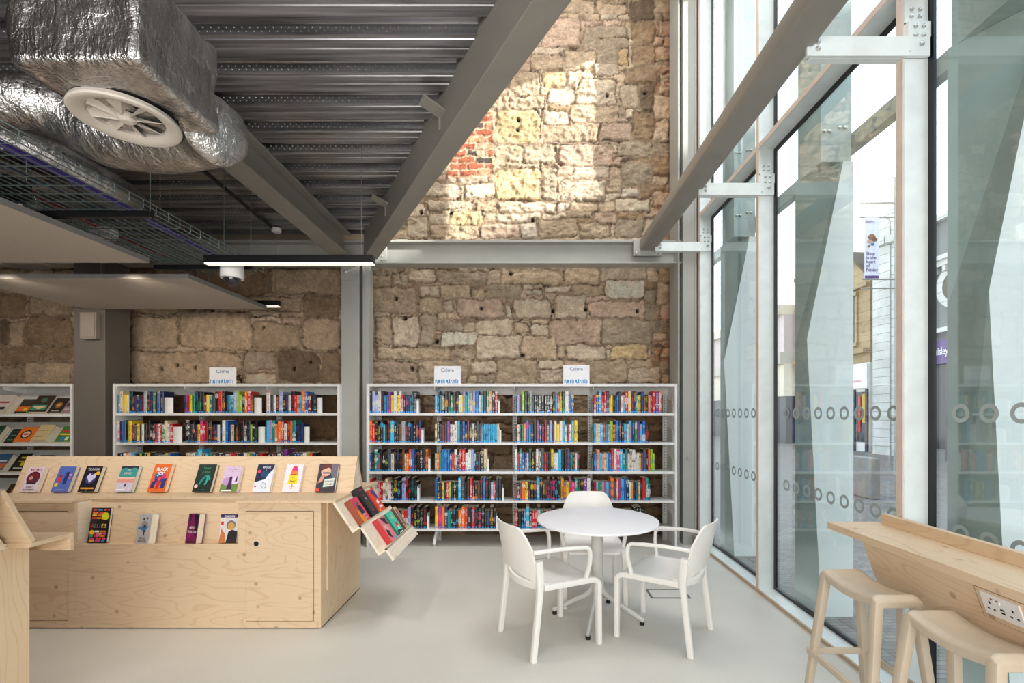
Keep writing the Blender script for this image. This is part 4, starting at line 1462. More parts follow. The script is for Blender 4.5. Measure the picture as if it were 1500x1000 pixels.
def top_book(pa, pb, ytop, base, art, titles, label, thick=.028, spine=None):
    w = (wx(pb, 3.49) - wx(pa, 3.49))
    h = (722 - ytop) / F * 3.5 / math.cos(.36) * 1.02
    tt = thick
    ca, sa = math.cos(LEANA), math.sin(LEANA)
    display_book('paperback', w, h, tt, base, art, label, BG, lean(wx(pa, 3.47), YB - .001, ZB, LEANA), titles=titles, spine=spine)


W_, K_ = (244, 240, 240), (20, 18, 24)
top_book(28, 52, 688, (222, 202, 214), [('c', .5, .56, .4, (40, 34, 44)), ('c', .5, .56, .35, (120, 30, 40)), ('c', .38, .55, .12, (200, 150, 150)), ('c', .62, .5, .13, (70, 50, 70)), ('r', .2, .3, .8, .38, (40, 40, 60))],
         [('KILLER T', .5, .84, .14, (160, 26, 44), .03), ('ROBERT', .5, .16, .09, (50, 36, 60), .02), ('MUCHAMORE', .5, .05, .09, (50, 36, 60), .02)],
         'lilac KILLER T paperback, leftmost on the sloped display top', .03)
top_book(74, 98, 687, (84, 108, 186), [('c', .62, .72, .1, (50, 40, 80)), ('p', (40, 52, 120), (.5, .3), (.7, .3), (.74, .66), (.5, .66)), ('c', .25, .62, .1, (120, 60, 60)), ('p', (206, 60, 70), (.12, .36), (.36, .36), (.36, .58), (.12, .58)), ('p', (240, 210, 70), (.06, .2), (.26, .2), (.26, .34), (.06, .34)),
         ('r', .74, .62, .92, .7, (220, 150, 190)), ('r', .72, .5, .92, .58, (180, 110, 170))], [('HEARTSTRINGS', .5, .05, .07, (200, 196, 226), .0)], 'blue paperback with two red and blue figures, second on sloped display top', .03)
top_book(114, 138, 687, (26, 22, 34), [('c', .5, .52, .34, (70, 60, 120)), ('p', (206, 206, 236), (.5, .34), (.78, .56), (.7, .72), (.52, .64), (.36, .72), (.24, .58)), ('c', .84, .72, .12, (236, 176, 40)), ('r', .1, .1, .9, .16, (226, 160, 40))],
         [('TSUNAMI', .5, .84, .13, (210, 206, 210), .01), ('GIRL', .5, .04, .06, (220, 220, 220), .01)], 'black paperback with pale heart and yellow disc, third on sloped display top', .034)
top_book(167, 192, 687, (60, 150, 150), [('r', 0, .56, 1, 1, (60, 150, 150)), ('r', 0, .35, 1, .5, (222, 150, 140)), ('r', 0, .5, 1, .56, (238, 196, 176)), ('r', 0, 0, 1, .35, (206, 196, 214)), ('p', (40, 40, 60), (0, 1), (0, .9), (.3, .94), (.5, .9), (.8, .95), (1, .9), (1, 1)), ('p', (30, 30, 50), (.44, .2), (.6, .2), (.54, .34)), ('r', .1, .06, .6, .1, W_)],
         [('THE', .5, .82, .08, W_, 0), ('LONELY', .5, .68, .11, (236, 210, 200), .01)], 'teal and pink seascape paperback, fourth on sloped display top', .034)
top_book(216, 241, 684, (226, 106, 36), [('c', .5, .5, .3, (70, 50, 140)), ('c', .3, .58, .14, (40, 110, 150)), ('c', .7, .56, .15, (200, 60, 110)), ('p', (60, 40, 110), (.1, .12), (.3, .12), (.36, .42), (.1, .34)), ('p', (190, 50, 60), (.4, .1), (.6, .1), (.6, .4), (.4, .4)), ('p', (46, 50, 120), (.68, .12), (.9, .12), (.92, .5), (.66, .4)), ('c', .5, .46, .1, (226, 80, 60))],
         [('BLACK', .5, .76, .16, W_, .03), ('JOY', .5, .6, .16, W_, .03)], 'bright orange BLACK JOY paperback on the sloped display top', .036, (226, 106, 36))
sw = [(.5 + .3 * math.cos(a) * (1 - a / 14), .42 + .16 * math.sin(a * 1.5)) for a in [i * .35 for i in range(22)]]
top_book(281, 307, 684, (20, 40, 34), [('s', sw, .05, (40, 170, 160)), ('c', .14, .2, .1, (236, 200, 206))] + [('c', .2 + .1 * i, .62 + .04 * (i % 3), .015, (60, 150, 110)) for i in range(7)],
         [('Sweet', .52, .82, .13, (50, 150, 100), .01), ('& Bitter', .52, .68, .11, (50, 150, 100), .01), ('MAGIC', .6, .05, .06, (60, 160, 120), 0)], 'dark green paperback with teal swirl on the sloped display top', .03)
top_book(321, 346, 687, (214, 190, 220), [('r', 0, 0, 1, .3, (110, 140, 70)), ('c', .3, .4, .24, (190, 150, 206)), ('c', .75, .44, .22, (226, 206, 236)), ('c', .5, .54, .09, (60, 36, 60)), ('p', (70, 30, 80), (.36, .1), (.66, .1), (.58, .5), (.44, .5)), ('p', (50, 40, 60), (.76, .4), (.9, .4), (.86, .64)), ('r', .1, .02, .7, .07, W_)],
         [('SOMETHING', .5, .86, .07, (150, 110, 160), 0), ('LIKE', .5, .76, .07, (150, 110, 160), 0)], 'lilac and green paperback with a small dark figure, on the sloped display top', .032)
top_book(369, 394, 684, (226, 230, 240), [('p', (24, 34, 66), (0, 1), (1, 1), (.94, .8), (.7, .62), (.6, .46), (.3, .4), (0, .34)), ('c', .5, .64, .22, (24, 66, 110)), ('c', .16, .74, .1, (220, 60, 110)), ('c', .1, .2, .06, (200, 60, 120)), ('s', [(.4, .2), (.5, .34), (.66, .3), (.74, .18), (.6, .12), (.46, .2)], .015, (100, 140, 190))],
         [('MAGGIE', .55, .86, .1, (220, 226, 240), .02), ('&', .55, .78, .05, (220, 226, 240), .0)], 'white and midnight blue paperback with pink dots, on the sloped display top', .028)
top_book(412, 437, 684, (240, 226, 234), [('p', (222, 44, 110), (.34, .74), (.72, .74), (.66, .9), (.53, .97), (.4, .9)), ('p', (240, 130, 50), (.28, .58), (.76, .58), (.72, .76), (.34, .76)), ('p', (244, 214, 30), (.24, .28), (.8, .28), (.78, .6), (.27, .6)), ('r', .48, .1, .56, .28, (236, 170, 80))],
         [('lonely', .52, .6, .1, (70, 30, 60), .01), ('when', .52, .5, .06, (70, 30, 60), .0), ("I'm !", .52, .34, .13, (50, 30, 40), .02), ('STEPHANIE', .5, .18, .05, (190, 60, 90), 0)], 'pale pink paperback with a pink and yellow ice lolly, on sloped display top', .026)
top_book(461, 489, 683, (58, 50, 60), [('p', (110, 104, 116), (.5, 1), (1, 1), (1, .4), (.7, .6)), ('c', .4, .72, .26, (222, 176, 150)), ('p', (96, 44, 38), (.1, .74), (.2, .98), (.6, 1), (.72, .8), (.5, .86), (.3, .8)), ('r', .24, .64, .6, .7, (120, 110, 130)), ('p', (206, 150, 130), (.06, .3), (.28, .36), (.4, .62), (.2, .6)), ('p', (70, 110, 110), (.34, .14), (.92, .2), (.94, .52), (.36, .46)), ('p', (220, 222, 216), (.37, .17), (.89, .22), (.91, .49), (.39, .43)), ('r', 0, .02, .2, .12, (220, 70, 50))],
         [('KENNEDY', .64, .34, .08, (70, 80, 80), .02), ('CHASE', .64, .24, .09, (70, 80, 80), .02)], 'dark paperback with a face and white title box, rightmost on sloped display top', .026)

NG = 'books standing in the niche of the plywood display'
ln = math.atan2(.045, .28)


def niche_book(pa, pb, ytop, base, art, titles, label, thick, rz=0, spine=None, lean_=ln):
    YN = FY + .085
    w = wx(pb, YN) - wx(pa, YN)
    h = (797 - ytop) / F * YN
    display_book('paperback', w, h, thick, base, art, label, NG, lean(wx(pa, YN), FY + .083, nz0 - .011, lean_, rz), titles=titles, spine=spine)


pal = [(222, 70, 60), (60, 150, 110), (236, 190, 60), (60, 140, 190), (206, 80, 150), (240, 240, 236), (230, 120, 50)]
arts = [('r', 0, 0, 1, 1, (24, 20, 28))]
ra = random.Random(4)
for v in (.92, .83, .76, .68, .3, .24, .17, .1, .04):
    u = .08
    while u < .9:
        wd = ra.uniform(.14, .3)
        if not (v > .62 and v < .88 and u > .55): arts.append(('r', u, v, min(.94, u + wd), v + .05, ra.choice(pal)))
        u += wd + .06
arts += [('c', .78, .76, .2, (206, 210, 40)), ('c', .18, .3, .12, (236, 214, 50)), ('c', .5, .22, .1, (222, 100, 160))]
niche_book(132, 160, 747, (24, 20, 28), arts, [('A', .17, .44, .15, (206, 40, 50), .03), ('L', .32, .44, .15, (30, 160, 110), .03), ('L', .45, .44, .15, (206, 50, 120), .03), ('I', .56, .44, .15, (60, 140, 200), .03), ('E', .69, .44, .15, (236, 190, 50), .03), ('S', .85, .44, .15, (236, 210, 60), .03)],
           'black ALLIES paperback with bright speech bubbles, leftmost in the display niche', .02)
niche_book(209, 233, 755, (186, 184, 186), [('c', .52, .62, .26, (150, 148, 152)), ('p', (50, 60, 70), (.4, .42), (.66, .4), (.62, .66), (.46, .64)), ('p', (60, 120, 170), (.04, .5), (.5, .44), (.96, .62), (.5, .54), (.1, .58)), ('c', .42, .82, .07, (60, 60, 66)), ('c', .68, .86, .06, (60, 60, 66)), ('p', (40, 50, 60), (.5, .28), (.6, .28), (.58, .42), (.5, .42))],
           [('BRUNO', .5, .16, .1, (70, 60, 66), .01), ('SHELDON', .5, .06, .1, (70, 60, 66), .01)], 'grey paperback with blue streak and dark figure, second in the display niche', .05, R(-14))
niche_book(281, 300, 755, (120, 26, 84), [('p', (30, 20, 30), (.5, 1), (.95, 1), (.9, .2), (.66, .4), (.74, .7)), ('p', (60, 20, 50), (.1, 1), (.3, 1), (.2, .5)), ('r', 0, 0, 1, .1, (90, 20, 60)), ('c', .3, .3, .2, (150, 36, 100))],
           [('MIND', .5, .5, .12, (236, 220, 226), .01), ('WALKER', .5, .36, .12, (236, 220, 226), .01)], 'magenta and black MIND WALKER paperback, third in the display niche', .05, R(-14))
niche_book(323, 349, 756, (222, 214, 216), [('r', 0, .88, 1, 1, (50, 40, 90)), ('c', .62, .62, .26, (120, 116, 120)), ('c', .64, .58, .2, (206, 160, 90)), ('p', (40, 38, 44), (.4, 0), (1, 0), (1, .4), (.7, .46), (.5, .38)), ('p', (200, 130, 80), (0, 0), (.4, 0), (.34, .3), (.1, .5)), ('r', .06, .62, .2, .74, (206, 40, 50))],
           [('DEADPAN', .5, .89, .1, (240, 236, 240), .02)], 'pale paperback with grey-haired figure, half tucked against the niche end', .022)

# books on the stepped rack
RG = 'books on the tilted rack at the end of the plywood display'


def rack_book(lvl, f0, w, h, thick, base, art, titles, label, spine):
    base_pt = RA[2 * lvl + 1] + n * .002 - d * .001
    M = Matrix(((0, -n.x, -d.x, base_pt.x), (1, 0, 0, ry0 + f0 * (ry1 - ry0)), (0, -n.z, -d.z, base_pt.z), (0, 0, 0, 1)))
    display_book('paperback', w, h, thick, base, art, label, RG, M, spine=spine, titles=titles)


rack_book(0, .16, .135, .195, .046, (222, 70, 96), [('p', (240, 150, 50), (0, 0), (.5, 0), (.2, .5), (0, .5)), ('c', .5, .72, .14, (40, 110, 100)), ('p', (36, 50, 56), (.3, .3), (.8, .3), (.74, .64), (.3, .66))], [('OWEN', .6, .22, .1, W_, .02), ('& SKY', .6, .08, .1, W_, .02)], 'pink and orange book with dark figure, upper tray of the end rack', (150, 70, 40))
rack_book(0, .44, .128, .25, .048, (36, 36, 44), [('p', (220, 220, 220), (.4, .4), (.6, .4), (.56, .62), (.44, .62)), ('c', .5, .72, .13, (90, 60, 50)), ('p', (70, 60, 56), (.2, .2), (.8, .2), (.74, .56), (.26, .56)), ('r', .4, .14, .6, .2, (200, 40, 50))], [('FATAL', .5, .86, .1, (220, 60, 80), .02)], 'tall black book with suited figure, middle of the end rack upper tray', (20, 20, 24))
rack_book(0, .75, .13, .2, .03, (226, 76, 44), [('p', (60, 60, 140), (.3, .9), (.9, .96), (.9, .5), (.6, .6)), ('p', (240, 236, 230), (.3, .3), (.7, .36), (.66, .5), (.3, .46)), ('p', (246, 226, 216), (.3, .12), (.8, .14), (.8, .24), (.3, .24)), ('r', .0, .02, .2, .12, (240, 200, 50))], [], 'orange-red and blue book, far end of the end rack upper tray', (214, 56, 48))
rack_book(1, .26, .138, .2, .045, (226, 130, 136), [('p', (52, 38, 38), (.3, .96), (.9, .9), (.94, .6), (.6, .66)), ('p', (240, 170, 170), (.1, .3), (.5, .2), (.6, .6), (.2, .7)), ('p', (60, 44, 44), (.06, .26), (.4, .1), (.5, .4), (.2, .5)), ('r', .6, 0, .9, .1, (90, 170, 210))], [], 'pink book with red spine, front of the end rack lower tray', (190, 44, 52))
rack_book(1, .58, .14, .195, .032, (72, 200, 176), [('p', (206, 90, 60), (.3, .3), (.8, .34), (.7, .5), (.4, .46)), ('p', (150, 216, 150), (.3, .7), (.7, .9), (.8, .6)), ('c', .6, .24, .13, (220, 230, 210)), ('p', (46, 56, 56), (.0, .0), (1, .0), (1, .1), (.1, .2)), ('r', .3, .02, .9, .06, (236, 240, 230))], [], 'turquoise green book, middle of the end rack lower tray', (40, 130, 116))
rack_book(1, .89, .07, .2, .03, (206, 180, 120), [('r', .2, .1, .8, .9, (130, 96, 120))], [], 'slim brown and cream book, far end of the end rack lower tray', (110, 70, 60))

# face-out books on the far left bookcase
FG = 'books facing out on the far left tilted shelves'
FL = [(0, -16, 13, .225, (214, 202, 196), [('r', .1, .5, .9, .6, (150, 50, 50)), ('r', .6, .1, .9, .26, (40, 36, 40)), ('r', .15, .2, .5, .28, (190, 60, 60))], [], 'cream book with red lettering, left on top tilted shelf', .06),
      (0, 23, 45, .19, (60, 54, 40), [('r', 0, 0, 1, .1, (40, 30, 30)), ('r', 0, .1, 1, .45, (226, 120, 40)), ('c', .6, .24, .12, (250, 200, 90)), ('c', .85, .1, .08, (70, 200, 60))], [], 'dark green and orange book, second on top tilted shelf', .03),
      (0, 45, 71, .225, (58, 44, 36), [('r', .05, .1, .9, .42, (60, 150, 120)), ('p', (230, 200, 160), (.1, .3), (.5, .14), (.9, .3), (.5, .36)), ('c', .5, .72, .18, (76, 110, 90))], [], 'brown and teal book, third on top tilted shelf', .05),
      (0, 72, 92, .205, (50, 38, 36), [('c', .5, .5, .26, (150, 110, 50)), ('c', .5, .5, .14, (206, 160, 80)), ('r', .2, .08, .8, .14, (190, 180, 170))], [], 'dark book with gold glow, fourth on top tilted shelf', .035),
      (0, 92, 104, .19, (150, 130, 140), [('r', .1, .5, .9, .7, (60, 50, 60)), ('r', .1, .2, .7, .3, (200, 190, 190))], [], 'grey pink book at right end of top tilted shelf', .03),
      (1, -14, 0, .205, (36, 70, 56), [('r', .1, .5, .9, .7, (60, 120, 100))], [], 'dark green book at the left edge of second tilted shelf', .06),
      (1, 5, 19, .19, (26, 36, 32), [('r', .2, .2, .8, .26, (60, 150, 100)), ('r', .2, .5, .8, .56, (60, 150, 100)), ('r', .2, .76, .8, .8, (60, 150, 100))], [], 'narrow black book with green lettering, second tilted shelf', .01),
      (1, 22, 46, .2, (230, 120, 44), [('c', .5, .5, .3, (30, 26, 30)), ('c', .5, .5, .22, (240, 200, 170)), ('r', .36, .44, .64, .56, (200, 80, 50))], [], 'bright orange book with black emblem, second tilted shelf', .035),
      (1, 53, 74, .205, (206, 186, 140), [('r', .1, .2, .6, .24, (150, 130, 90)), ('r', .1, .6, .8, .64, (150, 130, 90))], [], 'thick plain cream book, second tilted shelf', .075),
      (1, 83, 105, .205, (60, 130, 60), [('r', .1, .6, .9, .76, (206, 50, 50)), ('r', .1, .42, .9, .52, (236, 210, 60)), ('r', .3, .05, .5, .3, (70, 130, 190)), ('r', .6, .1, .8, .3, (230, 226, 200))], [], 'green book with red and yellow lettering, right end of second tilted shelf', .04),
      (2, -14, 10, .205, (50, 90, 130), [('r', 0, .1, 1, .4, (200, 110, 60)), ('r', .1, .5, .9, .6, (200, 200, 200))], [], 'blue and orange book at left of third tilted shelf', .06),
      (2, 15, 34, .23, (26, 24, 24), [('r', .3, .7, .9, .8, (190, 170, 40)), ('r', .3, .5, .9, .56, (190, 170, 40)), ('c', .7, .38, .16, (206, 190, 40)), ('r', .2, .12, .9, .2, (206, 200, 190))], [], 'black book with yellow lettering, third tilted shelf', .03),
      (2, 48, 70, .2, (60, 58, 60), [('r', .2, .3, .8, .5, (110, 90, 60))], [], 'dark grey book behind the plywood ridge, third tilted shelf', .04),
      (3, 3, 20, .2, (56, 46, 34), [('c', .6, .6, .2, (206, 130, 70)), ('r', .1, .1, .9, .2, (50, 90, 60))], [], 'dark book with orange face, fourth tilted shelf', .03)]
fa = math.atan2(SY1 - .06 - SY0 - .03, .245)
for row, pa, pb, h, base, art, tt, lab, thick in FL:
    w = wx(pb, SY0 + .03) - wx(pa, SY0 + .03)
    display_book('paperback', w, h, thick, base, art, lab, FG, lean(wx(pa, SY0 + .03), SY0 + .034, SZ[row] - .02 + .008, fa), titles=tt)

# ------------------------------------------------------------------ foreground display unit (its right-hand end only)
fu = thing('plywood_display_unit', (-3.2, 2.03, 0), 'nearer plywood display unit cut off by the left edge of the photo', 'display unit')
E = -2.30
E0 = -4.1
th = .018
def rib(poly, nm, x0=E0, x1=E, m_=PLY): MB().prism([(x0, y, z) for y, z in poly], (x1 - x0, 0, 0), m_).build(nm, fu, bevel=.001)
def band(p, q_, t_, nm, m_=PLY):
    a, c = Vector((0, *p)), Vector((0, *q_))
    dd = (c - a).normalized()
    nn = Vector((0, -dd.z, dd.y)) * t_
    rib([(a.y, a.z), (c.y, c.z), (c.y - nn.y, c.z - nn.z), (a.y - nn.y, a.z - nn.z)], nm, m_=m_)


pk = (2.02, 1.155)
band(pk, (2.147, .90), -.02, 'far_slope')
rib([(2.135, .88), (2.345, .88), (2.345, .90), (2.146, .90)], 'far_ledge', m_=PLY_Y)
rib([(2.327, .812), (2.345, .812), (2.345, .88), (2.327, .88)], 'far_lip')
band((1.893, .90), pk, -.02, 'near_slope')
rib([(1.70, .88), (1.905, .88), (1.894, .90), (1.70, .90)], 'near_ledge', m_=PLY_Y)
rib([(1.70, .812), (1.718, .812), (1.718, .88), (1.70, .88)], 'near_lip')
gx = -2.41
MB().prism([(gx - .018, 1.80, .872), (gx - .018, 2.239, .872), (gx - .018, 2.13, .90), (gx - .018, 2.02, 1.122), (gx - .018, 1.91, .90)], (.018, 0, 0), PLY_LT).build('gable', fu)
MB().box(gx - .018, gx, 1.80, 2.239, .004, .871, PLY_V).build('end_panel', fu)
MB().box(E0 + .1, gx - .018, 2.221, 2.239, .004, .87, PLY).build('far_panel', fu)
MB().box(E0 + .1, gx - .018, 1.80, 1.818, .004, .87, PLY).build('near_panel', fu)
# ------------------------------------------------------------------ round table
TX, TY = .497, 3.385
t = thing('round_table', (TX, TY, 0), 'round white pedestal table with three chairs around it', 'table')
MB().lathe([(0, .712), (.42, .712), (.434, .715), (.438, .722), (.436, .729), (.43, .731), (0, .731)], (TX, TY, 0), TABLE_WHITE, 72).build('tabletop', t, smooth=True)
MB().lathe([(.04, .2), (.042, .25), (.043, .66), (.06, .705), (.2, .711), (.0, .711)], (TX, TY, 0), GREY_WHITE, 28).build('pedestal', t, smooth=True)
for px, py in ((815, 899), (862, 934), (890, 884), (944, 915)):
    Y = F * H / (py - CY)
    tip = Vector((wx(px, Y), Y, .02))
    dr = (tip - Vector((TX, TY, .02)))
    L = dr.length
    dr.normalize()
    L = .33
    path = arc_path([Vector((TX, TY, .36)) + dr * .012, Vector((TX, TY, .2)) + dr * .03, Vector((TX, TY, .03)) + dr * L], .12, 8)
    m = MB()
    nn = len(path)
    m.sweep(path, lambda i, k: rrect(.046 - .014 * i / k, .04 - .018 * i / k, .01, 3), GREY_WHITE, up=(dr.y, -dr.x, 0.001))
    lg = m.build('base_leg', t, smooth=True)
    e = Vector((TX, TY, 0)) + dr * (L - .012)
    MB().tube([(e.x, e.y, 0), (e.x, e.y, .02)], .017, BLACK, seg=14, up=(1, 0, 0)).build('foot_glide', lg)

# ------------------------------------------------------------------ armchairs; local frame faces +Y
def chair_proto():
    t = thing('armchair', (0, 0, 0), 'white plastic armchair', 'chair', 'white armchairs at the round table')
    # seat shell
    m = MB()
    nu, nv = 12, 12
    vs = []
    def sp(u, v):      # u -1..1 across, v 0..1 back to front
        y = -.20 + .41 * v
        hw = .205 + .025 * math.sin(math.pi * min(1, v * .75)) - (.03 * max(0, (v - .82) / .18) ** 2)
        x = u * hw
        z = .445 - .014 * (1 - u * u) * math.sin(math.pi * min(1, v * 1.02)) - .022 * max(0, (v - .85) / .15) ** 2 + .02 * max(0, (.18 - v) / .18)
        return x, y + (-.035 * (1 - u * u) if v < .02 else 0), z
    for k in range(2):
        for j in range(nv + 1):
            for i in range(nu + 1):
                x, y, z = sp(-1 + 2 * i / nu, j / nv)
                vs.append((x, y, z - .018 * k))
    N = (nu + 1) * (nv + 1)
    fs = []
    for j in range(nv):
        for i in range(nu):
            a = j * (nu + 1) + i
            fs.append((a, a + 1, a + nu + 2, a + nu + 1))
            fs.append((N + a, N + a + nu + 1, N + a + nu + 2, N + a + 1))
    rim = [i for i in range(nu + 1)] + [j * (nu + 1) + nu for j in range(1, nv + 1)] + [nv * (nu + 1) + i for i in range(nu - 1, -1, -1)] + [j * (nu + 1) for j in range(nv - 1, 0, -1)]
    for a, c in zip(rim, rim[1:] + rim[:1]): fs.append((a, N + a, N + c, c))
    m.add(vs, fs, WHITE_PLASTIC)
    m.build('seat', t, smooth=True)
    # backrest: curved panel with rounded top corners and an arched lower edge
    m = MB()
    nu, nv = 18, 10
    def bp(u, v, off):
        hw = .232 - .012 * v
        top = .803 - .13 * max(0, (abs(u) - .55) / .45) ** 2.4
        bot = .505 - .055 * (abs(u) ** 2.2) + .02 * (1 - u * u) * 0
        z = bot + (top - bot) * v
        x = u * hw * (1 - .10 * max(0, (v - .7) / .3) ** 2 * 0)
        y = -.215 - .055 * (1 - u * u) - .075 * (z - .46) / .35 + off
        return x, y, z
    vs = []
    for off in (0, -.013):
        for j in range(nv + 1):
            for i in range(nu + 1): vs.append(bp(-1 + 2 * i / nu, j / nv, off))
    N = (nu + 1) * (nv + 1)
    fs = []
    for j in range(nv):
        for i in range(nu):
            a = j * (nu + 1) + i
            fs += [(a, a + nu + 1, a + nu + 2, a + 1), (N + a, N + a + 1, N + a + nu + 2, N + a + nu + 1)]
    rim = [i for i in range(nu + 1)] + [j * (nu + 1) + nu for j in range(1, nv + 1)] + [nv * (nu + 1) + i for i in range(nu - 1, -1, -1)] + [j * (nu + 1) for j in range(nv - 1, 0, -1)]
    for a, c in zip(rim, rim[1:] + rim[:1]): fs.append((a, c, N + c, N + a))
    m.add(vs, fs, WHITE_PLASTIC)
    m.build('backrest', t, smooth=True)
    # rear apron under the gap
    pts = [(u * .222, -.205 - .052 * (1 - u * u), .43 + .012 * u * u) for u in [-1 + 2 * i / 14 for i in range(15)]]
    MB().sweep(pts, rrect(.02, .045, .006, 2), WHITE_PLASTIC).build('rear_rail', t, smooth=True)
    for s in (-1, 1):
        sec = lambda a, c: (lambda i, k: rrect(a - (a - c) * i / k, a - (a - c) * i / k, .008, 2))
        rear = arc_path([(s * .226, -.226, .60), (s * .226, -.212, .44), (s * .232, -.265, 0)], .08, 5)
        MB().sweep(rear, lambda i, k: rrect(.034, .05 - .016 * i / k, .007, 2), WHITE_PLASTIC, up=(0, 1, 0.01)).build('leg', t, smooth=True)
        fr = arc_path([(s * .222, -.19, .432), (s * .226, .185, .425), (s * .228, .225, .40), (s * .234, .225, 0)], .05, 5)
        MB().sweep(fr, lambda i, k: rrect(.036 - .004 * i / k, .05 - .013 * i / k, .007, 2), WHITE_PLASTIC, up=(s, 0, 0.01)).build('leg', t, smooth=True)
        arm = arc_path([(s * .228, -.262, .655), (s * .256, -.1, .662), (s * .258, .135, .645), (s * .252, .142, .55), (s * .232, .118, .43)], .04, 6)
        MB().sweep(arm, lambda i, k: rrect(.022, .032 - .006 * abs(.5 - i / k), .008, 2), WHITE_PLASTIC, up=(s, 0, 0.01)).build('armrest', t, smooth=True)
    return t


ch = chair_proto()
spots = [(.146, 3.127, (.37, .203), 'white armchair left of the round table, its back towards us'),
         (.912, 3.19, (-.336, .24), 'white armchair right of the round table, by the glazing'),
         (.512, 3.80, (-.02, -1), 'white armchair behind the round table, facing us')]
for i, (x, y, (dx, dy), lab) in enumerate(spots):
    o = ch if i == 0 else dup(ch)
    o.location = (x, y, 0)
    o.rotation_euler = (0, 0, math.atan2(dy, dx) - R(90))
    o['label'] = lab

# floor box
m = MB()
x0, x1, y0, y1 = .99, 1.315, 3.76, 3.955
FBX = mat('floor_box_trim', (120, 124, 130), .4, metal=.5)
m.box(x0, x1, y0, y0 + .018, 0, .003, FBX).box(x0, x1, y1 - .018, y1, 0, .003, FBX).box(x0, x0 + .018, y0 + .018, y1 - .018, 0, .003, FBX).box(x1 - .018, x1, y0 + .018, y1 - .018, 0, .003, FBX)
t = thing('floor_box', ((x0 + x1) / 2, (y0 + y1) / 2, 0), 'flush rectangular floor socket box beneath the right-hand chair', 'floor socket')
m.build('trim_frame', t)
MB().box(x0 + .018, x1 - .018, y0 + .018, y1 - .018, 0, .0022, FLOORM).build('lid', t)

# ------------------------------------------------------------------ window counter and stools
t = thing('window_counter', (1.78, 1.2, .88), 'narrow plywood bar counter fixed along the glazed wall', 'counter')
CZ = .906
MB().box(1.632, 1.925, -1.2, 2.545, CZ - .036, CZ, PLY_Y).build('worktop', t, bevel=.002)
MB().box(1.893, 1.925, -1.2, 2.50, CZ, CZ + .055, PLY_Y).build('upstand', t, bevel=.002)
ax = lambda s: (1.64 + .07 * s, CZ - .036 - .19 * s)
a0, a1 = ax(0.0), ax(1.25)
MB().hexa([(a1[0], -1.2, a1[1]), (a1[0] + .02, -1.2, a1[1]), (a1[0] + .02, 2.285, a1[1]), (a1[0], 2.285, a1[1])],
          [(a0[0], -1.2, a0[1]), (a0[0] + .02, -1.2, a0[1]), (a0[0] + .02, 2.285, a0[1]), (a0[0], 2.285, a0[1])], PLY_Y).build('apron', t)
na = Vector((-.19, 0, -.07)).normalized()


def ap(Y, s, o): return (ax(s)[0] + na.x * o, Y, ax(s)[1] + na.z * o)


def aplate(mb, Ya, Yb, s0, s1, o0, o1, m_):
    mb.hexa([ap(Ya, s1, o0), ap(Yb, s1, o0), ap(Yb, s1, o1), ap(Ya, s1, o1)], [ap(Ya, s0, o0), ap(Yb, s0, o0), ap(Yb, s0, o1), ap(Ya, s0, o1)], m_)


sp_ = MB()
aplate(sp_, 1.71, 1.40, .02, .60, .001, .004, PLY_Y)
sp_ = sp_.build('access_panel', t)
m = MB()
aplate(m, 1.714, 1.71, .02, .60, .0005, .0022, DARKGAP)
aplate(m, 1.714, 1.396, .60, .615, .0005, .0022, DARKGAP)
for Y in (1.695, 1.415): m.tube([ap(Y, .53, .004), ap(Y, .53, .006)], .008, CHROME, seg=12)
m.build('panel_screws', sp_)
so = MB()
aplate(so, 1.688, 1.552, .06, .48, .004, .010, WHITE_METAL)
for Y in (1.645, 1.625): aplate(so, Y + .006, Y - .006, .13, .19, .010, .013, WHITE_METAL)
for Y in (1.645, 1.625): aplate(so, Y + .004, Y - .004, .12, .14, .013, .014, REDPIPE)
for Yc in (1.66, 1.58):
    aplate(so, Yc + .003, Yc - .003, .2, .25, .0100, .0106, BLACK)
    for dy in (-.011, .011): aplate(so, Yc + dy + .004, Yc + dy - .004, .33, .36, .0100, .0106, BLACK)
for s in (.27, .33): aplate(so, 1.626, 1.612, s, s + .035, .0100, .0106, BLACK)
so.build('power_socket', sp_)


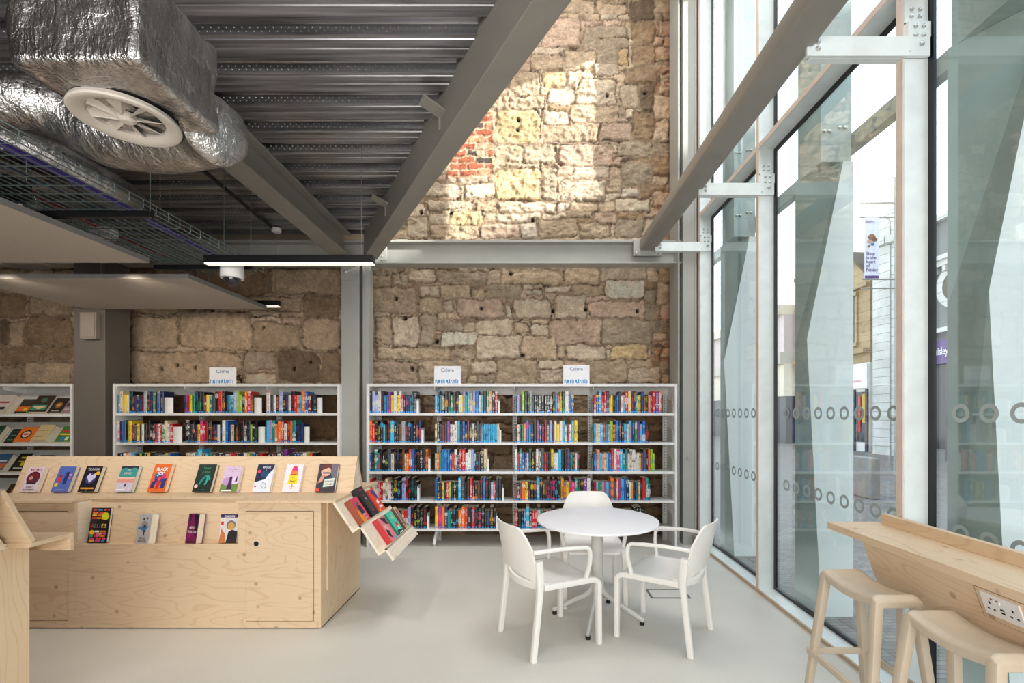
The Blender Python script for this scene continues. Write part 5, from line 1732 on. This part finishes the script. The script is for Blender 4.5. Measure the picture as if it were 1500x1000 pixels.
def stool_proto():
    t = thing('bar_stool', (0, 0, 0), 'beige bar stool', 'stool', 'beige saddle stools at the window counter')
    # local: long side along Y, legs splay
    hx, hy, zt = .1, .19, .735
    m = MB()
    nu, nv = 10, 16
    def tp(u, v):
        z = zt - .032 * (1 - v * v) ** 1.0
        ed = max(0, (abs(u) - .82) / .18)
        z -= .012 * ed ** 2
        ev = max(0, (abs(v) - .86) / .14)
        z -= .026 * ev ** 2
        return u * hx, v * hy, z
    vs = []
    for k in range(2):
        for j in range(nv + 1):
            for i in range(nu + 1):
                x, y, z = tp(-1 + 2 * i / nu, -1 + 2 * j / nv)
                vs.append((x, y, z - .034 * k))
    N = (nu + 1) * (nv + 1)
    fs = []
    for j in range(nv):
        for i in range(nu):
            a = j * (nu + 1) + i
            fs += [(a, a + 1, a + nu + 2, a + nu + 1), (N + a, N + a + nu + 1, N + a + nu + 2, N + a + 1)]
    rim = [i for i in range(nu + 1)] + [j * (nu + 1) + nu for j in range(1, nv + 1)] + [nv * (nu + 1) + i for i in range(nu - 1, -1, -1)] + [j * (nu + 1) for j in range(nv - 1, 0, -1)]
    for a, c in zip(rim, rim[1:] + rim[:1]): fs.append((a, N + a, N + c, c))
    m.add(vs, fs, STOOL_MAT)
    m.build('seat', t, smooth=True, bevel=.006, seg=3)
    for sx in (-1, 1):
        for sy in (-1, 1):
            top, foot = Vector((sx * (hx - .018), sy * (hy - .022), zt - .034)), Vector((sx * (hx + .055), sy * (hy + .03), 0))
            MB().sweep([top, top.lerp(foot, .06), foot], lambda i, k: rrect(.038 - .008 * (i == 2), .042 - .012 * (i == 2), .007, 2), STOOL_MAT, up=(0, 1, 0)).build('leg', t, smooth=True)
    k = .60
    zf = zt * (1 - k)
    fx, fy = hx - .018 + .073 * k, hy - .02 + .05 * k
    for s in (-1, 1):
        MB().sweep([(s * (fx + .012), -fy - .02, zf), (s * (fx + .012), fy + .02, zf)], rrect(.02, .032, .005, 2), STOOL_MAT).build('footrest_bar', t, smooth=True)
        MB().sweep([(-fx + .006, s * (fy - .004), zf + .01), (fx - .006, s * (fy - .004), zf + .01)], rrect(.02, .032, .005, 2), STOOL_MAT).build('footrest_bar', t, smooth=True)
    return t


st = stool_proto()
st.location = (1.562, 2.145, 0)
st['label'] = 'beige saddle-seat bar stool farther from us at the window counter'
s2 = dup(st)
s2.location = (1.585, 1.66, 0)
s2['label'] = 'beige saddle-seat bar stool nearest us, cut off at the lower right corner'

# ------------------------------------------------------------------ overhead services
def crinkle(me_obj, amp, scale, seed):
    me = me_obj.data
    from mathutils import noise
    for v in me.vertices:
        p = v.co * scale + Vector((seed, seed * 2.1, 0))
        nn = noise.noise(p) + .6 * noise.noise(p * 2.3 + Vector((5, 1, 2))) + .35 * noise.noise(p * 5.1)
        v.co += v.normal * amp * nn


def foil_obj(mb, name, parent, amp=.012, scale=7, cuts=0, seed=1):
    o = mb.build(name, parent)
    bm = bmesh.new()
    bm.from_mesh(o.data)
    for _ in range(cuts): bmesh.ops.subdivide_edges(bm, edges=bm.edges, cuts=1, use_grid_fill=True)
    bm.normal_update()
    bm.to_mesh(o.data)
    bm.free()
    crinkle(o, amp, scale, seed)
    o.data.polygons.foreach_set('use_smooth', [True] * len(o.data.polygons))
    return o


t = thing('foil_duct_box', (-1.69, 1.95, 2.8), 'large silver foil-wrapped duct box with round grille overhead', 'duct')
bx0, bx1, by0, by1, bz0, bz1 = -1.939, -1.449, 1.716, 2.176, 2.802, 3.192
m = MB()
NX = 18
def rbox(mb, x0, x1, y0, y1, z0, z1, r, m_, n=16):
    """rounded box as a subdivided cube"""
    bm = bmesh.new()
    bmesh.ops.create_cube(bm, size=2)
    bmesh.ops.subdivide_edges(bm, edges=bm.edges, cuts=n, use_grid_fill=True)
    hx, hy, hz = (x1 - x0) / 2, (y1 - y0) / 2, (z1 - z0) / 2
    c = Vector(((x0 + x1) / 2, (y0 + y1) / 2, (z0 + z1) / 2))
    vs = []
    for v in bm.verts:
        p = Vector((v.co.x * hx, v.co.y * hy, v.co.z * hz))
        q = Vector((max(-hx + r, min(hx - r, p.x)), max(-hy + r, min(hy - r, p.y)), max(-hz + r, min(hz - r, p.z))))
        d = p - q
        if d.length > 1e-6: p = q + d.normalized() * r
        vs.append(tuple(c + p))
    bm.verts.index_update()
    fs = [tuple(v.index for v in f.verts) for f in bm.faces]
    bm.free()
    mb.add(vs, fs, m_)
    return mb


foil_obj(rbox(MB(), bx0, bx1, by0, by1, bz0, bz1, .025, FOIL, 26), 'foil_box', t, .015, 5, 0, 3)
# flexible duct leaving the far side of the box and curling off to the left
def wp(px, py, Y): return Vector((wx(px, Y), Y, wz(py, Y)))
path = [wp(322, 190, 2.23), wp(296, 194, 2.30), wp(250, 203, 2.34), wp(190, 203, 2.36), wp(135, 186, 2.34), wp(85, 163, 2.29), wp(35, 149, 2.23), wp(-30, 146, 2.19), wp(-120, 150, 2.18)]
def smooth_path(P, k=6):
    out = []
    P = [P[0]] + P + [P[-1]]
    for i in range(1, len(P) - 2):
        for j in range(k):
            tt = j / k
            a, b_, c, d_ = P[i - 1], P[i], P[i + 1], P[i + 2]
            out.append(.5 * ((2 * b_) + (-a + c) * tt + (2 * a - 5 * b_ + 4 * c - d_) * tt ** 2 + (-a + 3 * b_ - 3 * c + d_) * tt ** 3))
    out.append(P[-2])
    return out
sp2 = smooth_path(path, 8)
foil_obj(MB().tube(sp2, lambda i, k: .153 * min(1, .62 + .19 * i) * (1 - .22 * min(1, max(0, (i - 25) / 25))), FOIL, seg=36), 'flexible_duct', t, .012, 5, 0, 8)
# round swirl grille under the box
gx, gy, gz = -1.76, 2.032, 2.776
t2 = t
gr = MB().lathe([(.192, .012), (.196, .004), (.192, -.004), (.182, -.007), (.15, .004), (.137, .012), (.134, .03), (.15, .032), (.19, .02), (.192, .012)], (gx, gy, gz), DIFF_WHITE, 64).build('swirl_grille', t, smooth=True)
MB().lathe([(0, .034), (.137, .034)], (gx, gy, gz), mat('grille_shadow', (46, 40, 36), .8), 32).build('grille_throat', gr)
m = MB().lathe([(0, -.006), (.022, -.004), (.034, .006), (.036, .028)], (gx, gy, gz), DIFF_WHITE, 24)
for i in range(8):
    a = 2 * math.pi * i / 8 + .2
    ca, sa = math.cos(a), math.sin(a)
    r0, r1, wv = .033, .134, .05
    tx, ty = -sa, ca
    m.hexa([(gx + ca * r0, gy + sa * r0, gz + .004), (gx + ca * r1, gy + sa * r1, gz + .006), (gx + ca * r1 + tx * wv, gy + sa * r1 + ty * wv, gz + .03), (gx + ca * r0 + tx * .012, gy + sa * r0 + ty * .012, gz + .028)],
           [(gx + ca * r0, gy + sa * r0, gz + .007), (gx + ca * r1, gy + sa * r1, gz + .009), (gx + ca * r1 + tx * wv, gy + sa * r1 + ty * wv, gz + .033), (gx + ca * r0 + tx * .012, gy + sa * r0 + ty * .012, gz + .031)], DIFF_WHITE)
m.build('swirl_vanes', gr)
for x in (bx0 + .06, bx1 - .06): MB().tube([(x, 1.95, bz1 - .01), (x, 1.95, DECK_Z + .03)], .006, ZINC, seg=6).build('drop_rod', t)

t = thing('foil_flexible_duct', (-2.9, 3.2, 3.3), 'long foil-wrapped flexible duct lying above the cable tray', 'duct')
path = [wp(-120, 160, 2.75), wp(-40, 190, 2.83), wp(40, 219, 2.95), wp(100, 244, 3.1), wp(150, 272, 3.3), wp(178, 290, 3.55), wp(186, 296, 3.85), wp(192, 298, 4.1)]
foil_obj(MB().tube(smooth_path(path, 7), .125, FOIL, seg=28), 'duct_wrap', t, .012, 6, 0, 21)
t = thing('foil_flexible_duct', (-3.6, 4.2, 3.2), 'dark foil-wrapped duct behind the cable tray by the red pipe', 'duct')
path = [wp(20, 290, 3.3), wp(70, 312, 3.7), wp(120, 340, 4.2), wp(150, 350, 4.7)]
foil_obj(MB().tube(smooth_path(path, 6), .12, FOIL, seg=24), 'duct_wrap', t, .014, 9, 0, 33)

# basket cable tray
TXa, TXb, TZ0, TYe = -3.12, -2.385, 2.765, 4.17
t = thing('cable_basket', ((TXa + TXb) / 2, 3, TZ0), 'zinc wire basket cable tray running back under the deck', 'cable tray')
m = MB()
Y0 = .6
nl = 15
for i in range(nl): 
    x = TXa + (TXb - TXa) * i / (nl - 1)
    m.box(x - .0025, x + .0025, Y0, TYe, TZ0 - .0025, TZ0 + .0025, ZINC)
for x in (TXa, TXb):
    for z in (.028, .056): m.box(x - .0028, x + .0028, Y0, TYe, TZ0 + z - .0025, TZ0 + z + .0025, ZINC)
m.build('long_wires', t)
m = MB()
Y = TYe
while Y > Y0:
    m.tube(arc_path([(TXa, Y, TZ0 + .056), (TXa, Y, TZ0 - .004), (TXb, Y, TZ0 - .004), (TXb, Y, TZ0 + .056)], .018, 3), .0026, ZINC, seg=5, up=(0, 1, 0))
    Y -= .1
m.build('cross_wires', t)
for Yh in (2.9, 3.95):
    MB().box(TXa - .06, TXb + .03, Yh - .02, Yh + .02, TZ0 - .045, TZ0 - .008, BLACK).build('trapeze_bar', t, bevel=.002)
    for x in (TXa - .02, TXb + .018): MB().tube([(x, Yh, TZ0 - .05), (x, Yh, DECK_Z)], .002, ZINC, seg=6).build('drop_rod', t)
MB().box(wx(111, 3.3), wx(120, 3.3), 3.28, 3.31, wz(275, 3.3), DECK_Z, BLACK).build('channel_hanger', t)
for k, (fx, mt, r, nm, lab) in enumerate(((.80, PURPLE, .017, 'data_cable', 'purple data cable bundle lying in the wire basket'), (.55, SKYBLUE, .006, 'data_cable', 'thin pale blue cable lying in the wire basket'))):
    x = TXa + (TXb - TXa) * fx
    P = [Vector((x + .02 * math.sin(y * 3), y, TZ0 + .004 + r)) for y in [Y0 + (4.1 - Y0) * i / 24 for i in range(25)]]
    o = MB().tube(P, r, mt, seg=8).build(nm, smooth=True, loc=P[12])
    tag(o, lab, 'cable')
# sprinkler style red pipe and two conduits
o = MB().tube([wp(20, 262, 2.9), wp(60, 290, 3.2), wp(150, 336, 3.9), wp(240, 376, 5.1)], .014, REDPIPE, seg=10).build('red_pipe', smooth=True, loc=(-3.2, 3.9, 3))
tag(o, 'thin red pipe running beside the cable basket', 'pipe')
o = MB().tube([wp(296, 248, 3.72), wp(402, 336, 5.2)], .018, BLACK, seg=10).build('black_conduit', smooth=True, loc=wp(350, 292, 4.3))
tag(o, 'black conduit running back beneath the deck by the grey beam', 'pipe')
o = MB().lathe([(0, 0), (.045, 0), (.05, .01), (.05, .04), (.0, .045)], tuple(wp(405, 340, 5.15)), WHITE_METAL, 20).build('ceiling_rose', smooth=True, loc=wp(405, 340, 5.15))
tag(o, 'small white ceiling rose at the end of the black conduit', 'ceiling rose')
tag(rbox(MB(), wx(136, 3.85), wx(168, 3.85), 3.8, 3.9, wz(351, 3.85), wz(333, 3.85), .02, WHITE_METAL, 6).build('junction_box', smooth=True, loc=wp(152, 342, 3.85)), 'small white junction box beside the red pipe', 'junction box')
tag(MB().box(-3.6, wx(24, 2.75), 2.72, 2.84, wz(288, 2.75), wz(258, 2.75), BLACK).build('black_control_box', bevel=.004, loc=(-3.2, 2.78, 2.86)), 'black control box at the left end of the cable basket hanger', 'box')
# second round diffuser above the raft
o = thing('round_diffuser', (-4.42, 4.0, 2.82), 'white round air diffuser above the rear ceiling raft', 'diffuser')
MB().lathe([(0, .0), (.06, -.01), (.12, .01), (.19, -.012), (.215, -.008), (.22, .004), (.19, .03), (.1, .05), (.1, .45)], (-4.42, 3.99, 2.80), DIFF_WHITE, 48).build('diffuser_dish', o, smooth=True)

# acoustic rafts
for ya, yb, lab in ((1.9, 3.585, 'nearer grey acoustic ceiling raft at the left edge'), (4.0, 5.19, 'rear grey acoustic ceiling raft above the crime bookcase')):
    t = thing('ceiling_raft', (-3.94, (ya + yb) / 2, 2.66), lab, 'ceiling raft', 'grey acoustic rafts')
    MB().box(-4.945, -2.935, ya, yb, 2.66, 2.70, PANEL).build('raft_board', t, bevel=.002)
    MB().box(-4.948, -2.932, ya - .003, ya, 2.661, 2.699, PANEL_E).box(-2.935, -2.932, ya, yb, 2.661, 2.699, PANEL_E).build('raft_edging', t)
    for x in (-4.6, -3.25):
        for y in (ya + .2, yb - .2): MB().tube([(x, y, 2.70), (x, y, DECK_Z)], .0025, ZINC, seg=5).build('hanging_wire', t)

# linear pendants
def linear(xa, xb, Y, z0, lab, wires):
    t = thing('linear_light', ((xa + xb) / 2, Y, z0), lab, 'light', 'black linear pendants')
    MB().box(xa, xb, Y - .03, Y + .03, z0 + .012, z0 + .07, BLACK).build('housing', t, bevel=.002)
    MB().box(xa + .004, xb - .004, Y - .029, Y + .029, z0, z0 + .012, LED).build('led_strip', t)
    for x in wires: MB().tube([(x, Y, z0 + .07), (x, Y, DECK_Z)], .0025, ZINC, seg=5).build('hanging_wire', t)
    return t


linear(wx(302, 3.6), wx(548, 3.6), 3.6, wz(386, 3.57), 'black linear pendant light in front of the diagonal beam', (wx(328, 3.6), wx(529.5, 3.6)))
linear(-4.0, wx(409, 5.25), 5.25, wz(448.5, 5.22), 'black linear pendant light peeping out past the rear ceiling raft', (wx(404, 5.25), -3.6))

# dome camera
cx, cy, cz = wx(340, 3.75), 3.75, wz(408, 3.75)
t = thing('dome_camera', (cx, cy, cz), 'white dome security camera with dark eye, under the linear pendant', 'camera')
MB().lathe([(0, .125), (.06, .125), (.082, .115), (.085, .02), (.083, .0), (.061, 0), (.061, .01)], (cx, cy, cz), WHITE_METAL, 36).build('housing', t, smooth=True)
MB().lathe([(.061, .004)] + [(.061 * math.cos(a), .0 - .058 * math.sin(a)) for a in [i * math.pi / 2 / 8 for i in range(9)]], (cx, cy, cz), mat('smoked_dome', (36, 36, 44), .08, spec=.8), 32).build('smoked_dome', t, smooth=True)
MB().tube([(cx, cy, cz + .12), (cx, cy, TZ0 - .008)], .012, WHITE_METAL, seg=10).build('drop_pole', t)

# ------------------------------------------------------------------ light
sun = bpy.data.lights.new('sun', 'SUN')
sun.energy = SUN_E
sun.angle = R(.6)
sun.color = (1.0, .95, .88)
so = bpy.data.objects.new('sun', sun)
so.rotation_euler = Vector((-1, .5, -.34)).to_track_quat('-Z', 'Y').to_euler()
so.location = (20, -10, 12)
C.objects.link(so)


def area(name, loc, tgt, sx, sy, e, col=(1, 1, 1), spread=180):
    l = bpy.data.lights.new(name, 'AREA')
    l.shape = 'RECTANGLE'
    l.size, l.size_y = sx, sy
    l.energy = e
    l.color = col
    l.spread = R(spread)
    o = bpy.data.objects.new(name, l)
    o.location = loc
    o.rotation_euler = (Vector(tgt) - Vector(loc)).to_track_quat('-Z', 'Y').to_euler()
    C.objects.link(o)
    return o


for a in AREAS: area(*a)
for x, y_, z_, tg, e_ in [(x, 3.8, 2.62, (0, 1.5, -1.0), .8) for x in (-5.6, -4.5, -3.4, -2.4)] + [(x, 2.55, 2.6, (0, .62, -1.2), 1.45) for x in (-3.8, -2.7, -1.6)]:
    l = bpy.data.lights.new('spot', 'SPOT')
    l.energy = SPOT_E * e_
    l.color = (1, .84, .66) if y_ > 3 else (1, .93, .84)
    l.spot_size = R(110)
    l.spot_blend = .8
    l.shadow_soft_size = .03
    o = bpy.data.objects.new('spot', l)
    o.location = (x, y_, z_)
    o.rotation_euler = Vector(tg).to_track_quat('-Z', 'Y').to_euler()
    C.objects.link(o)
w = bpy.data.worlds.new('sky')
sc.world = w
w.use_nodes = True
nt = w.node_tree
bg = nt.nodes['Background']
tc = nt.nodes.new('ShaderNodeTexCoord')
sx = nt.nodes.new('ShaderNodeSeparateXYZ')
nt.links.new(tc.outputs['Generated'], sx.inputs[0])
rp = nt.nodes.new('ShaderNodeValToRGB')
rp.color_ramp.elements[0].position = 0.0
rp.color_ramp.elements[0].color = (1.0, .99, .97, 1)
rp.color_ramp.elements[1].position = .75
rp.color_ramp.elements[1].color = (.62, .78, .95, 1)
nt.links.new(sx.outputs[2], rp.inputs[0])
nt.links.new(rp.outputs[0], bg.inputs[0])
bg.inputs[1].default_value = SKY_E
sc.view_settings.view_transform = 'Standard'
sc.view_settings.look = 'None'
sc.view_settings.exposure = EXPO
sc.cycles.max_bounces = 10
sc.cycles.diffuse_bounces = 5
sc.cycles.transparent_max_bounces = 24
sc.cycles.caustics_reflective = False
sc.cycles.sample_clamp_indirect = 6
for o in sc.objects:                      # small stiff shapes need the driver to see final transforms
    pass
bpy.context.view_layer.update()
